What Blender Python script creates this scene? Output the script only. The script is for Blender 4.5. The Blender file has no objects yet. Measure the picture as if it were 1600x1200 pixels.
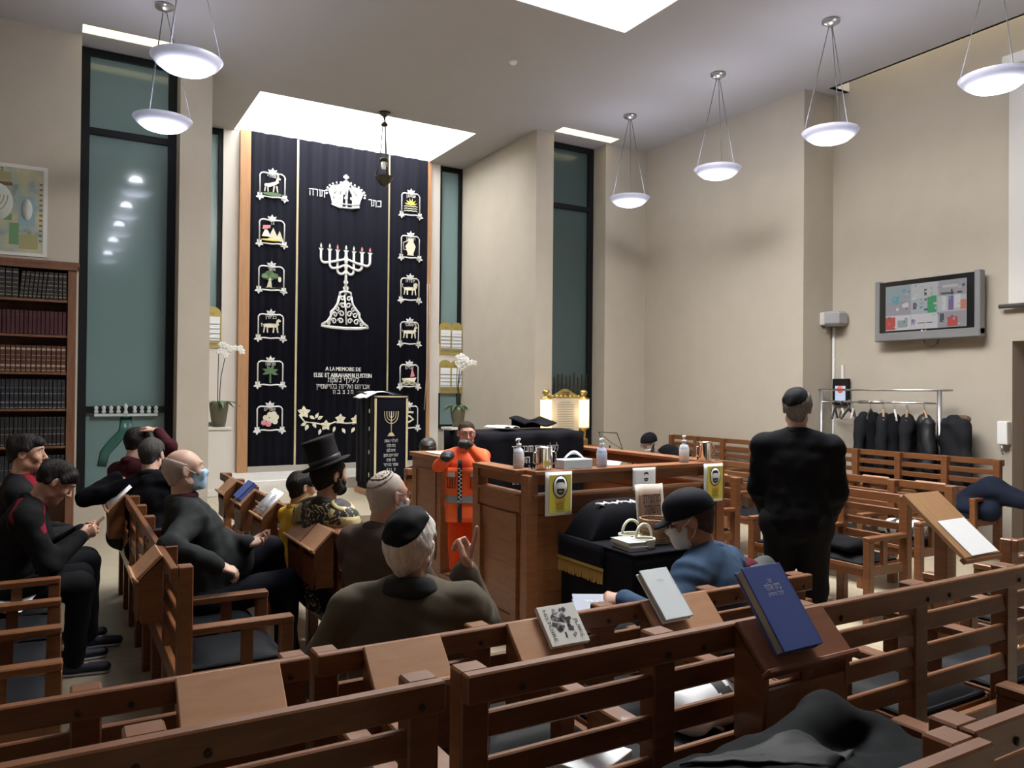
import bpy, bmesh, math, random
import numpy as np
from mathutils import Vector, Matrix, Euler
random.seed(7)
SC = bpy.context.scene
COL = SC.collection
PI = math.pi
R = math.radians

# ------------------------------------------------------------------ materials
MATS = {}
def mat(name, col, rough=0.6, metal=0.0, spec=0.5, var=0.0, vscale=8.0, bump=0.0, bscale=60.0, emit=None, es=0.0,
        coat=0.0, trans=0.0, alpha=1.0, sheen=0.0, grain=False, col2=None, stretch=(1, 1, 1), sss=0.0):
    if name in MATS: return MATS[name]
    m = bpy.data.materials.new(name); m.use_nodes = True
    nt = m.node_tree; b = nt.nodes['Principled BSDF']
    b.inputs['Base Color'].default_value = (*col, 1)
    b.inputs['Roughness'].default_value = rough
    b.inputs['Metallic'].default_value = metal
    b.inputs['Specular IOR Level'].default_value = spec if (rough < 0.74 or spec != 0.5) else 0.12
    b.inputs['Coat Weight'].default_value = coat
    b.inputs['Transmission Weight'].default_value = trans
    b.inputs['Alpha'].default_value = alpha
    b.inputs['Sheen Weight'].default_value = sheen
    if sss > 0:
        b.inputs['Subsurface Weight'].default_value = sss
        b.inputs['Subsurface Radius'].default_value = (0.012, 0.005, 0.003)
    if emit is not None:
        b.inputs['Emission Color'].default_value = (*emit, 1)
        b.inputs['Emission Strength'].default_value = es
    if var > 0 or bump > 0 or col2 is not None:
        tc = nt.nodes.new('ShaderNodeTexCoord')
        mp = nt.nodes.new('ShaderNodeMapping')
        mp.inputs['Scale'].default_value = stretch
        nt.links.new(tc.outputs['Object'], mp.inputs['Vector'])
    if var > 0 or col2 is not None:
        n = nt.nodes.new('ShaderNodeTexNoise')
        n.inputs['Scale'].default_value = vscale; n.inputs['Detail'].default_value = 5; n.inputs['Roughness'].default_value = 0.6
        nt.links.new(mp.outputs['Vector'], n.inputs['Vector'])
        r = nt.nodes.new('ShaderNodeValToRGB')
        c2 = col2 if col2 is not None else tuple(min(1, c * (1 + var)) for c in col)
        c1 = col if col2 is not None else tuple(c * (1 - var) for c in col)
        r.color_ramp.elements[0].position = 0.3; r.color_ramp.elements[1].position = 0.7
        r.color_ramp.elements[0].color = (*c1, 1); r.color_ramp.elements[1].color = (*c2, 1)
        nt.links.new(n.outputs['Fac'], r.inputs['Fac'])
        nt.links.new(r.outputs['Color'], b.inputs['Base Color'])
    if bump > 0:
        n2 = nt.nodes.new('ShaderNodeTexNoise'); n2.inputs['Scale'].default_value = bscale; n2.inputs['Detail'].default_value = 4
        nt.links.new(mp.outputs['Vector'], n2.inputs['Vector'])
        bp = nt.nodes.new('ShaderNodeBump'); bp.inputs['Strength'].default_value = bump; bp.inputs['Distance'].default_value = 0.01
        nt.links.new(n2.outputs['Fac'], bp.inputs['Height'])
        nt.links.new(bp.outputs['Normal'], b.inputs['Normal'])
    MATS[name] = m
    return m

# ------------------------------------------------------------------ mesh builder
def V(*a): return np.array(a, float)
def unit(v):
    v = np.asarray(v, float); n = np.linalg.norm(v)
    return v / n if n > 1e-12 else v
def frame(d, up=(0, 0, 1)):
    d = unit(d); up = np.asarray(up, float)
    if abs(np.dot(d, unit(up))) > 0.98: up = V(0, 1, 0) if abs(d[1]) < 0.9 else V(1, 0, 0)
    s = unit(np.cross(d, up)); u = np.cross(s, d)
    return s, u, d
def rotz(a):
    c, s = math.cos(a), math.sin(a); return np.array([[c, -s, 0], [s, c, 0], [0, 0, 1.0]])
def rotx(a):
    c, s = math.cos(a), math.sin(a); return np.array([[1.0, 0, 0], [0, c, -s], [0, s, c]])
def roty(a):
    c, s = math.cos(a), math.sin(a); return np.array([[c, 0, s], [0, 1.0, 0], [-s, 0, c]])

class MB:
    def __init__(self): self.v = []; self.f = []; self.m = []; self.s = []
    def add(self, verts, faces, mi=0, smooth=False):
        o = len(self.v)
        self.v.extend([tuple(map(float, p)) for p in verts])
        for f in faces:
            self.f.append(tuple(o + i for i in f)); self.m.append(mi); self.s.append(smooth)
    def box(self, c, s, rot=None, b=0.0, mi=0):
        """chamfered box: centre, size, rotation matrix, chamfer"""
        h = np.asarray(s, float) / 2; b = min(b, h.min() * 0.9)
        rot = np.eye(3) if rot is None else rot
        c = np.asarray(c, float)
        if b <= 0:
            P = [(x, y, z) for x in (-1, 1) for y in (-1, 1) for z in (-1, 1)]
            vs = [c + rot @ (np.array(p) * h) for p in P]
            self.add(vs, [(0, 1, 3, 2), (4, 6, 7, 5), (0, 4, 5, 1), (2, 3, 7, 6), (0, 2, 6, 4), (1, 5, 7, 3)], mi)
            return
        vs = []; idx = {}
        for x in (-1, 1):
            for y in (-1, 1):
                for z in (-1, 1):
                    for k in range(3):
                        p = np.array([x, y, z]) * (h - b); p[k] += (x, y, z)[k] * b
                        idx[(x, y, z, k)] = len(vs); vs.append(c + rot @ p)
        fs = []
        def q(k, sgn):
            a, d = [i for i in range(3) if i != k]
            out = []
            for (i, j) in ((-1, -1), (1, -1), (1, 1), (-1, 1)):
                s3 = [0, 0, 0]; s3[k] = sgn; s3[a] = i; s3[d] = j; out.append(idx[(*s3, k)])
            flip = (sgn > 0) != (k == 1)
            return tuple(out) if flip else tuple(out[::-1])
        for k in range(3):
            for sgn in (-1, 1): fs.append(q(k, sgn))
        for k in range(3):                                   # edges along axis k
            a, d = [i for i in range(3) if i != k]
            for i in (-1, 1):
                for j in (-1, 1):
                    s1 = [0, 0, 0]; s2 = [0, 0, 0]
                    s1[a] = s2[a] = i; s1[d] = s2[d] = j; s1[k] = -1; s2[k] = 1
                    fs.append((idx[(*s1, a)], idx[(*s2, a)], idx[(*s2, d)], idx[(*s1, d)]))
        for x in (-1, 1):
            for y in (-1, 1):
                for z in (-1, 1): fs.append(tuple(idx[(x, y, z, k)] for k in range(3)))
        self.add(vs, fs, mi)
    def beam(self, p0, p1, w, h, up=(0, 0, 1), b=0.0, mi=0):
        p0 = np.asarray(p0, float); p1 = np.asarray(p1, float)
        s, u, d = frame(p1 - p0, up)
        self.box((p0 + p1) / 2, (w, np.linalg.norm(p1 - p0), h), np.stack([s, d, u], 1), b, mi)
    def tube(self, pts, r, n=8, closed=False, mi=0, cap=True, flat=1.0, up=(0, 0, 1)):
        pts = [np.asarray(p, float) for p in pts]; m = len(pts)
        rs = r if hasattr(r, '__len__') else [r] * m
        vs = []; N = None
        for i in range(m):
            if closed: t = pts[(i + 1) % m] - pts[i - 1]
            else: t = pts[min(i + 1, m - 1)] - pts[max(i - 1, 0)]
            t = unit(t)
            if N is None:
                s, u, _ = frame(t, up); N = s
            N = unit(N - t * np.dot(N, t)); B = np.cross(t, N)
            for k in range(n):
                a = 2 * PI * k / n
                vs.append(pts[i] + rs[i] * (math.cos(a) * N + math.sin(a) * B * flat))
        fs = []
        for i in range(m if closed else m - 1):
            j = (i + 1) % m
            for k in range(n):
                l = (k + 1) % n
                fs.append((i * n + k, i * n + l, j * n + l, j * n + k))
        if cap and not closed:
            fs.append(tuple(range(n - 1, -1, -1))); fs.append(tuple((m - 1) * n + k for k in range(n)))
        self.add(vs, fs, mi, True)
    def lathe(self, prof, c=(0, 0, 0), n=24, mi=0, rot=None, sx=1.0, sy=1.0, cap=True):
        rot = np.eye(3) if rot is None else rot; c = np.asarray(c, float)
        vs = []; m = len(prof)
        for (r_, z) in prof:
            for k in range(n):
                a = 2 * PI * k / n
                vs.append(c + rot @ np.array([max(r_, 1e-5) * math.cos(a) * sx, max(r_, 1e-5) * math.sin(a) * sy, z]))
        fs = []
        for i in range(m - 1):
            for k in range(n):
                l = (k + 1) % n
                fs.append((i * n + k, i * n + l, (i + 1) * n + l, (i + 1) * n + k))
        if cap:
            if prof[0][0] > 1e-4: fs.append(tuple(range(n - 1, -1, -1)))
            if prof[-1][0] > 1e-4: fs.append(tuple((m - 1) * n + k for k in range(n)))
        self.add(vs, fs, mi, True)
    def prism(self, poly, th, O=(0, 0, 0), A=(1, 0, 0), B=(0, 0, 1), mi=0):
        """polygon (a,b) in the plane O+aA+bB, thick th along AxB, centred on the plane"""
        O, A, B = (np.asarray(q, float) for q in (O, A, B)); N = unit(np.cross(A, B)) * th / 2
        n = len(poly)
        vs = [O + a * A + b * B + N for a, b in poly] + [O + a * A + b * B - N for a, b in poly]
        fs = [tuple(range(n)), tuple(range(2 * n - 1, n - 1, -1))]
        for i in range(n):
            j = (i + 1) % n; fs.append((i, n + i, n + j, j))
        self.add(vs, fs, mi)
    def sphere(self, c, r, n=12, mi=0, rot=None):
        r = np.asarray(r if hasattr(r, '__len__') else (r, r, r), float)
        rot = np.eye(3) if rot is None else rot
        vs = []; fs = []; m = max(4, n // 2)
        for i in range(m + 1):
            th = PI * i / m
            for k in range(n):
                a = 2 * PI * k / n
                vs.append(np.asarray(c, float) + rot @ (r * np.array([math.sin(th) * math.cos(a), math.sin(th) * math.sin(a), math.cos(th)])))
        for i in range(m):
            for k in range(n):
                l = (k + 1) % n
                fs.append((i * n + k, (i + 1) * n + k, (i + 1) * n + l, i * n + l))
        self.add(vs, fs, mi, True)
    def grid(self, fn, nu, nv, mi=0, smooth=True, th=0.0):
        """surface fn(i/nu, j/nv) -> xyz, optional thickness along -normal (closed sheet)"""
        P = np.array([[fn(i / nu, j / nv) for j in range(nv + 1)] for i in range(nu + 1)], float)
        vs = P.reshape(-1, 3); W = nv + 1
        fs = [(i * W + j, (i + 1) * W + j, (i + 1) * W + j + 1, i * W + j + 1) for i in range(nu) for j in range(nv)]
        if th == 0: self.add(vs, fs, mi, smooth); return
        du = np.gradient(P, axis=0); dv = np.gradient(P, axis=1)
        N = np.cross(du, dv); N /= np.maximum(np.linalg.norm(N, axis=2, keepdims=True), 1e-9)
        Q = (P - N * th).reshape(-1, 3); o = len(vs)
        fs2 = fs + [tuple(o + k for k in f[::-1]) for f in fs]
        for i in range(nu):
            fs2.append((i * W, o + i * W, o + (i + 1) * W, (i + 1) * W)); a = i * W + nv; fs2.append((a, a + W, o + a + W, o + a))
        for j in range(nv):
            fs2.append((j, j + 1, o + j + 1, o + j)); a = nu * W + j; fs2.append((a, o + a, o + a + 1, a + 1))
        self.add(np.vstack([vs, Q]), fs2, mi, smooth)
    def text(self, s, O, A, B, h, align='C', mi=0, width=None, off=0.0015, th=0.0):
        """flat lettering: h = letter height, along A, up B"""
        vs, fs = glyphs(s)
        if not vs: return
        a = np.array(vs); x0, x1 = a[:, 0].min(), a[:, 0].max()
        sc = h / 0.70; sx = sc
        if width: sx = width / max(x1 - x0, 1e-6)
        xo = {'C': (x0 + x1) / 2, 'L': x0, 'R': x1}[align]
        O, A, B = (np.asarray(q, float) for q in (O, A, B)); N = unit(np.cross(A, B))
        out = [O + A * (p[0] - xo) * sx + B * p[1] * sc + N * off for p in vs]
        self.add(out, fs, mi)
    def build(self, name, mats, parent=None, loc=None):
        me = bpy.data.meshes.new(name)
        me.from_pydata(self.v, [], self.f)
        mats = mats if isinstance(mats, (list, tuple)) else [mats]
        for m in mats: me.materials.append(m)
        me.polygons.foreach_set('material_index', self.m)
        me.polygons.foreach_set('use_smooth', self.s)
        me.update()
        o = bpy.data.objects.new(name, me); COL.objects.link(o)
        if parent is not None: o.parent = parent
        if loc is not None: o.location = loc
        return o

GL = {}
# stroke patterns of the square Hebrew letters (letter height 0.70)
HEB = {'א': [[(0, .68), (.5, .02)], [(.48, .68), (.48, .5), (.33, .35)], [(.02, .02), (.02, .2), (.17, .42)]], 'ב': [[(.05, .65), (.42, .65), (.42, .05)], [(0, .05), (.52, .05)]],
       'ג': [[(.1, .65), (.3, .65), (.3, .25), (.38, .0)], [(.3, .25), (.05, .02)]], 'ד': [[(0, .65), (.5, .65)], [(.42, .65), (.42, 0)]], 'ה': [[(0, .65), (.47, .65), (.47, 0)], [(.07, .42), (.07, 0)]],
       'ו': [[(.03, .65), (.2, .65), (.2, 0)]], 'ז': [[(0, .65), (.28, .65)], [(.16, .65), (.12, 0)]], 'ח': [[(.05, 0), (.05, .65), (.47, .65), (.47, 0)]],
       'ט': [[(.2, .5), (.2, .65), (.05, .65), (.05, .05), (.47, .05), (.47, .65), (.35, .65)]], 'י': [[(.03, .65), (.17, .65), (.17, .35)]], 'כ': [[(.03, .65), (.42, .65), (.42, .05), (.03, .05)]],
       'ך': [[(0, .65), (.45, .65), (.45, -.2)]], 'ל': [[(.08, .95), (.08, .65), (.44, .65), (.44, .4), (.18, 0)]], 'מ': [[(.02, 0), (.12, .6), (.25, .65), (.47, .65), (.47, .05), (.28, .05)], [(.02, .7), (.13, .5)]],
       'ם': [[(.05, .05), (.05, .65), (.45, .65), (.45, .05), (.05, .05)]], 'נ': [[(.12, .65), (.3, .65), (.3, .05), (.03, .05)]], 'ן': [[(.03, .65), (.2, .65), (.2, -.2)]],
       'ס': [[(0, .65), (.5, .65)], [(.07, .65), (.07, .25), (.2, .05), (.33, .05), (.46, .25), (.46, .65)]], 'ע': [[(.47, .68), (.47, .3), (.05, -.02)], [(.07, .68), (.22, .12)]],
       'פ': [[(.22, .35), (.07, .35), (.07, .65), (.45, .65), (.45, .05), (.03, .05)]], 'צ': [[(.07, .68), (.45, .05), (.03, .05)], [(.45, .68), (.28, .36)]], 'ץ': [[(.05, .68), (.22, .38)], [(.45, .68), (.22, .38), (.22, -.2)]],
       'ק': [[(.03, .65), (.47, .65), (.47, .35), (.3, .05)], [(.08, .42), (.08, -.2)]], 'ר': [[(0, .65), (.42, .65), (.42, 0)]], 'ש': [[(0, .68), (.1, .05), (.45, .05), (.62, .68)], [(.31, .68), (.25, .35), (.12, .2)]],
       'ת': [[(.03, .65), (.5, .65), (.5, 0)], [(.12, .65), (.13, .1), (.0, .03)]]}
def glyphs(s):
    """flat mesh of a line of lettering; Hebrew lines run right to left"""
    if s in GL: return GL[s]
    vs = []; fs = []
    if any(ch in HEB for ch in s):
        x = 0.0; t = .052
        for ch in s[::-1]:
            if ch not in HEB: x += .30; continue
            for st in HEB[ch]:
                for (x0, y0), (x1, y1) in zip(st[:-1], st[1:]):
                    L = math.hypot(x1 - x0, y1 - y0); dx, dy = (x1 - x0) / L * t, (y1 - y0) / L * t; o = len(vs)
                    vs += [(x + x0 - dx - dy, y0 - dy + dx, 0), (x + x0 - dx + dy, y0 - dy - dx, 0), (x + x1 + dx + dy, y1 + dy - dx, 0), (x + x1 + dx - dy, y1 + dy + dx, 0)]; fs.append((o, o + 1, o + 2, o + 3))
            x += max(q[0] for st in HEB[ch] for q in st) + .19
        GL[s] = (vs, fs); return GL[s]
    cu = bpy.data.curves.new('lettering_outline', 'FONT'); cu.body = s; cu.fill_mode = 'FRONT'; cu.resolution_u = 2
    ob = bpy.data.objects.new('lettering_outline', cu); COL.objects.link(ob)
    dg = bpy.context.evaluated_depsgraph_get(); dg.update()
    me = ob.evaluated_get(dg).to_mesh()
    vs = [tuple(v.co) for v in me.vertices]; fs = [tuple(p.vertices) for p in me.polygons]
    ob.evaluated_get(dg).to_mesh_clear()
    bpy.data.objects.remove(ob); bpy.data.curves.remove(cu)
    GL[s] = (vs, fs)
    return GL[s]

def tag(o, label=None, cat=None, group=None, kind=None):
    if label: o['label'] = label
    if cat: o['category'] = cat
    if group: o['group'] = group
    if kind: o['kind'] = kind
    return o
def thing(name, label, cat, loc=(0, 0, 0), rz=0.0, group=None):
    o = bpy.data.objects.new(name, None); COL.objects.link(o); o.empty_display_size = 0.1
    o.location = loc; o.rotation_euler = (0, 0, rz)
    return tag(o, label, cat, group)
def struct(o): o['kind'] = 'structure'; return o
def children(o): return [c for c in bpy.data.objects if c.parent == o]
def copy_tree(o, parent=None):
    c = o.copy(); COL.objects.link(c)
    if parent is not None: c.parent = parent
    for ch in children(o): copy_tree(ch, c)
    return c
# ------------------------------------------------------------------ soft bodies: blended tapered capsules turned into one surface
class SDF:
    def __init__(self): self.p = []; self.lo = None; self.hi = None; self.noise = None
    def _bb(self, c, r):
        lo = c - r; hi = c + r
        self.lo = lo if self.lo is None else np.minimum(self.lo, lo); self.hi = hi if self.hi is None else np.maximum(self.hi, hi)
    def seg(self, p0, p1, r0, r1, lat=None, k=0.02, op='u', cap=1.0):
        """tapered limb; r = radius or (half width along lat, half depth)"""
        p0 = np.asarray(p0, float); p1 = np.asarray(p1, float)
        a0, b0 = r0 if hasattr(r0, '__len__') else (r0, r0); a1, b1 = r1 if hasattr(r1, '__len__') else (r1, r1)
        L = np.linalg.norm(p1 - p0); d = (p1 - p0) / L if L > 1e-9 else V(0, 0, 1)
        if lat is None: s, u, _ = frame(d)
        else:
            s = np.asarray(lat, float); s = unit(s - d * np.dot(s, d)); u = np.cross(s, d)
        R_ = L / 2 + max(a0, b0, a1, b1) * 1.05
        def fn(P):
            w = P - p0; z = w @ d; t = np.clip(z / max(L, 1e-9), 0, 1); a = a0 + (a1 - a0) * t; b = b0 + (b1 - b0) * t
            ov = (z - t * L) / (np.minimum(a, b) * cap)
            return (np.sqrt(((w @ s) / a) ** 2 + ((w @ u) / b) ** 2 + ov ** 2) - 1) * np.minimum(a, b) * min(cap, 1.0) ** 0.5
        self.p.append((fn, (p0 + p1) / 2, R_, k, op))
        if op == 'u': self._bb((p0 + p1) / 2, R_)
        return self
    def ell(self, c, r, rot=None, k=0.02, op='u'):
        c = np.asarray(c, float); r = np.asarray(r if hasattr(r, '__len__') else (r, r, r), float); rot = np.eye(3) if rot is None else rot
        def fn(P):
            q = (P - c) @ rot; k0 = np.sqrt(((q / r) ** 2).sum(1)); k1 = np.sqrt(((q / r ** 2) ** 2).sum(1))
            return k0 * (k0 - 1) / np.maximum(k1, 1e-6)
        self.p.append((fn, c, r.max() * 1.05, k, op))
        if op == 'u': self._bb(c, r.max())
        return self
    def box(self, c, h, rot=None, rr=0.01, k=0.01, op='u'):
        c = np.asarray(c, float); h = np.asarray(h, float) - rr; rot = np.eye(3) if rot is None else rot
        def fn(P):
            q = np.abs((P - c) @ rot) - h
            return np.sqrt((np.maximum(q, 0) ** 2).sum(1)) + np.minimum(q.max(1), 0) - rr
        self.p.append((fn, c, np.linalg.norm(h) + rr, k, op))
        if op == 'u': self._bb(c, np.linalg.norm(h) + rr)
        return self
    def plane(self, c, n, k=0.004, op='i'):
        """keeps the side the normal n points away from (intersection)"""
        c = np.asarray(c, float); n = unit(n)
        self.p.append((lambda P: (P - c) @ n, c, 1e9, k, op)); return self
    def func(self, fn, k=0.004, op='i'): self.p.append((fn, V(0, 0, 0), 1e9, k, op)); return self
    def ev(self, P):
        D = np.full(len(P), 0.5)
        for fn, c, R_, k, op in self.p:
            if op == 'u':
                m = ((P - c) ** 2).sum(1) < (R_ + 0.13) ** 2
                if not m.any(): continue
                d = fn(P[m]); o = D[m]; h = np.clip(0.5 + 0.5 * (o - d) / k, 0, 1)
                D[m] = o + (d - o) * h - k * h * (1 - h)
            elif op == 's':
                m = ((P - c) ** 2).sum(1) < (R_ + 0.02 + k) ** 2
                if not m.any(): continue
                d = -fn(P[m]); o = D[m]; h = np.clip(0.5 - 0.5 * (o - d) / k, 0, 1)
                D[m] = o + (d - o) * h + k * h * (1 - h)
            else:
                d = fn(P); h = np.clip(0.5 - 0.5 * (D - d) / k, 0, 1)
                D = D + (d - D) * h + k * h * (1 - h)
        if self.noise is not None:
            m = np.abs(D) < 0.06
            if m.any(): D[m] += self.noise(P[m])
        return D
    def mesh(self, h=0.01, lo=None, hi=None):
        lo = (self.lo if lo is None else np.maximum(np.asarray(lo, float), self.lo)) - 3 * h
        hi = (self.hi if hi is None else np.minimum(np.asarray(hi, float), self.hi)) + 3 * h
        S = 8
        nb = np.ceil((hi - lo) / (h * S)).astype(int) + 1
        n = nb * S
        bi = np.stack(np.meshgrid(*[np.arange(k) for k in nb], indexing='ij'), -1).reshape(-1, 3)
        d = self.ev(lo + (bi * S + S / 2 - 0.5) * h)
        F = np.repeat(np.repeat(np.repeat(d.reshape(nb).astype(np.float32), S, 0), S, 1), S, 2)
        act = bi[np.abs(d) < h * S * 1.5 + 0.02]
        off = np.stack(np.meshgrid(*[np.arange(S)] * 3, indexing='ij'), -1).reshape(-1, 3)
        for i in range(0, len(act), 24):
            ii = (act[i:i + 24, None, :] * S + off[None]).reshape(-1, 3)
            F[ii[:, 0], ii[:, 1], ii[:, 2]] = self.ev(lo + ii * h)
        ins = F < 0
        o8 = [(x, y, z) for x in (0, 1) for y in (0, 1) for z in (0, 1)]
        def sl(o): return ins[o[0]:n[0] - 1 + o[0], o[1]:n[1] - 1 + o[1], o[2]:n[2] - 1 + o[2]]
        anyi = np.zeros(n - 1, bool); alli = np.ones(n - 1, bool)
        for o in o8: anyi |= sl(o); alli &= sl(o)
        cells = np.argwhere(anyi & ~alli)
        if len(cells) == 0: return np.zeros((0, 3)), np.zeros((0, 4), int)
        idx = np.full(n - 1, -1, np.int32); idx[cells[:, 0], cells[:, 1], cells[:, 2]] = np.arange(len(cells))
        val = np.stack([F[cells[:, 0] + o[0], cells[:, 1] + o[1], cells[:, 2] + o[2]] for o in o8], 1).astype(float)
        acc = np.zeros((len(cells), 3)); cnt = np.zeros(len(cells))
        O8 = np.array(o8, float)
        for a in range(8):
            for b in range(a + 1, 8):
                if np.abs(O8[a] - O8[b]).sum() != 1: continue
                va, vb = val[:, a], val[:, b]; c = (va < 0) != (vb < 0)
                t = np.where(c, va / np.where(np.abs(va - vb) < 1e-12, 1, va - vb), 0)
                acc += np.where(c[:, None], O8[a] + (O8[b] - O8[a]) * t[:, None], 0); cnt += c
        vs = lo + (cells + acc / cnt[:, None]) * h
        quads = []
        for ax in range(3):
            u, w = (ax + 1) % 3, (ax + 2) % 3
            s0 = [slice(1, n[k] - 1) for k in range(3)]; s0[ax] = slice(0, n[ax] - 1); s1 = list(s0); s1[ax] = slice(1, n[ax])
            a_ = ins[tuple(s0)]; b_ = ins[tuple(s1)]
            e = np.argwhere(a_ != b_)
            if len(e) == 0: continue
            sg = a_[e[:, 0], e[:, 1], e[:, 2]]
            base = e + np.array([0 if k == ax else 1 for k in range(3)])
            du = np.zeros(3, int); du[u] = 1; dw = np.zeros(3, int); dw[w] = 1
            q = np.stack([idx[tuple((base - x).T)] for x in (0 * du, du, du + dw, dw)], 1)
            q = np.where(sg[:, None], q, q[:, ::-1])
            quads.append(q[(q >= 0).all(1)])
        return vs, np.concatenate(quads)

def soft(name, sdf, mats, parent=None, h=0.01, slot=None, lo=None, hi=None, relax=1, org=None):
    vs, q = sdf.mesh(h, lo, hi)
    if relax and len(q):
        for _ in range(relax):
            acc = np.zeros_like(vs); c = np.zeros(len(vs))
            for a in range(4):
                b = (a + 1) % 4
                np.add.at(acc, q[:, a], vs[q[:, b]]); np.add.at(c, q[:, a], 1)
                np.add.at(acc, q[:, b], vs[q[:, a]]); np.add.at(c, q[:, b], 1)
            vs = vs * 0.6 + 0.4 * acc / np.maximum(c, 1)[:, None]
    cen = vs[q].mean(1) if len(q) else None
    if org is not None: vs = vs - org
    me = bpy.data.meshes.new(name)
    me.vertices.add(len(vs)); me.vertices.foreach_set('co', vs.astype(np.float32).ravel())
    me.loops.add(len(q) * 4); me.loops.foreach_set('vertex_index', q.astype(np.int32).ravel())
    me.polygons.add(len(q)); me.polygons.foreach_set('loop_start', np.arange(0, len(q) * 4, 4, dtype=np.int32))
    me.update(calc_edges=True)
    mats = mats if isinstance(mats, (list, tuple)) else [mats]
    for m in mats: me.materials.append(m)
    me.polygons.foreach_set('use_smooth', np.ones(len(q), bool))
    if slot is not None and len(q): me.polygons.foreach_set('material_index', slot(cen).astype(np.int32))
    o = bpy.data.objects.new(name, me); COL.objects.link(o)
    if parent is not None: o.parent = parent
    elif org is not None: o.location = org
    return o
def folds(seed, amp=0.004, freq=22.0, dirs=6):
    rg = np.random.RandomState(seed); D = rg.normal(size=(dirs, 3)); D /= np.linalg.norm(D, axis=1)[:, None]
    ph = rg.uniform(0, 6.28, dirs); fr = freq * rg.uniform(0.6, 1.8, dirs)
    def fn(P):
        w = 0.03 * np.sin(P * 14.0 + seed)
        Q = P + w[:, [1, 2, 0]]
        return amp * sum(np.sin((Q @ D[i]) * fr[i] + ph[i]) for i in range(dirs)) / math.sqrt(dirs)
    return fn

def creases(seed, amp=0.010, freq=16.0, dirs=4, fine=0.0025):
    """cloth creases: rounded swells that meet in sharp valleys"""
    rg = np.random.RandomState(seed + 50); D = rg.normal(size=(dirs, 3)) * V(1, 1, .7); D /= np.linalg.norm(D, axis=1)[:, None]
    ph = rg.uniform(0, 6.28, dirs); fr = freq * rg.uniform(0.7, 1.5, dirs); f2 = folds(seed, fine, 55)
    def fn(P):
        Q = P + 0.045 * np.sin(P[:, [1, 2, 0]] * 9.0 + seed) + 0.012 * np.sin(P[:, [2, 0, 1]] * 27.0 + seed)
        return -amp * (sum(np.abs(np.sin((Q @ D[i]) * fr[i] + ph[i])) ** .8 for i in range(dirs)) / dirs - .62) + f2(P)
    return fn
# ------------------------------------------------------------------ camera
YAW, PIT, ROLL, FPX = R(30.27), R(0.52), 0.009, 1220.0
fw = V(math.sin(YAW) * math.cos(PIT), math.cos(YAW) * math.cos(PIT), math.sin(PIT))
rt = V(math.cos(YAW), -math.sin(YAW), 0); upv = np.cross(rt, fw)
r2 = rt * math.cos(ROLL) + upv * math.sin(ROLL); u2 = upv * math.cos(ROLL) - rt * math.sin(ROLL)
cam = bpy.data.cameras.new('camera'); cam.sensor_width = 36.0; cam.lens = 36.0 * FPX / 1600.0; cam.clip_start = 0.05
co = bpy.data.objects.new('camera', cam); COL.objects.link(co)
Mx = Matrix.Identity(4)
for i in range(3): Mx[i][0] = r2[i]; Mx[i][1] = u2[i]; Mx[i][2] = -fw[i]
Mx[2][3] = 1.70
co.matrix_world = Mx; SC.camera = co
SC.view_settings.view_transform = 'Standard'; SC.view_settings.look = 'None'; SC.view_settings.gamma = 1.0
SC.view_settings.use_curve_mapping = False; SC.view_settings.exposure = 0.5
w = bpy.data.worlds.new('world'); SC.world = w; w.use_nodes = True
w.node_tree.nodes['Background'].inputs[0].default_value = (0.5, 0.55, 0.65, 1); w.node_tree.nodes['Background'].inputs[1].default_value = 0.02

# ------------------------------------------------------------------ palette
M_wall = mat('plaster_cream', (0.45, 0.405, 0.335), 0.85, var=0.03, vscale=3.0, bump=0.05, bscale=90)
M_ceil = mat('ceiling_paint', (0.40, 0.39, 0.385), 0.9, var=0.015, vscale=2.0)
M_white = mat('white_paint', (0.8, 0.8, 0.78), 0.7)
def floor_material():
    m = bpy.data.materials.new('beige_floor_tile'); m.use_nodes = True; nt = m.node_tree; b = nt.nodes['Principled BSDF']
    tc = nt.nodes.new('ShaderNodeTexCoord'); br = nt.nodes.new('ShaderNodeTexBrick')
    br.offset = 0.0; br.inputs['Scale'].default_value = 1.0; br.inputs['Brick Width'].default_value = 0.6; br.inputs['Row Height'].default_value = 0.6
    br.inputs['Mortar Size'].default_value = 0.004; br.inputs['Mortar'].default_value = (0.22, 0.19, 0.14, 1)
    br.inputs['Color1'].default_value = (0.42, 0.36, 0.26, 1); br.inputs['Color2'].default_value = (0.45, 0.39, 0.29, 1)
    nt.links.new(tc.outputs['Object'], br.inputs['Vector']); nt.links.new(br.outputs['Color'], b.inputs['Base Color'])
    b.inputs['Roughness'].default_value = 0.38
    return m
M_floor = floor_material()
M_wood = mat('dark_pew_wood', (0.140, 0.051, 0.018), 0.38, spec=0.45, coat=0.08, vscale=7.0, col2=(0.200, 0.080, 0.030), stretch=(1.0, 1.0, 6.0), bump=0.04, bscale=40)
M_wood2 = mat('book_desk_wood', (0.40, 0.215, 0.12), 0.42, spec=0.45, vscale=7.0, col2=(0.47, 0.265, 0.15), stretch=(1.0, 6.0, 2.0))
M_wood3 = mat('bimah_wood', (0.195, 0.072, 0.025), 0.42, spec=0.45, vscale=5.0, col2=(0.26, 0.105, 0.042), stretch=(1.0, 1.0, 7.0))
M_oak = mat('honey_wood', (0.38, 0.19, 0.085), 0.5, vscale=4.0, col2=(0.46, 0.25, 0.12), stretch=(6.0, 6.0, 0.6))
M_black = mat('black_metal_frame', (0.006, 0.007, 0.008), 0.5, spec=0.2)
M_steel = mat('brushed_steel', (0.55, 0.55, 0.55), 0.3, metal=1.0)
M_chrome = mat('polished_steel', (0.75, 0.74, 0.72), 0.12, metal=1.0)
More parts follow.
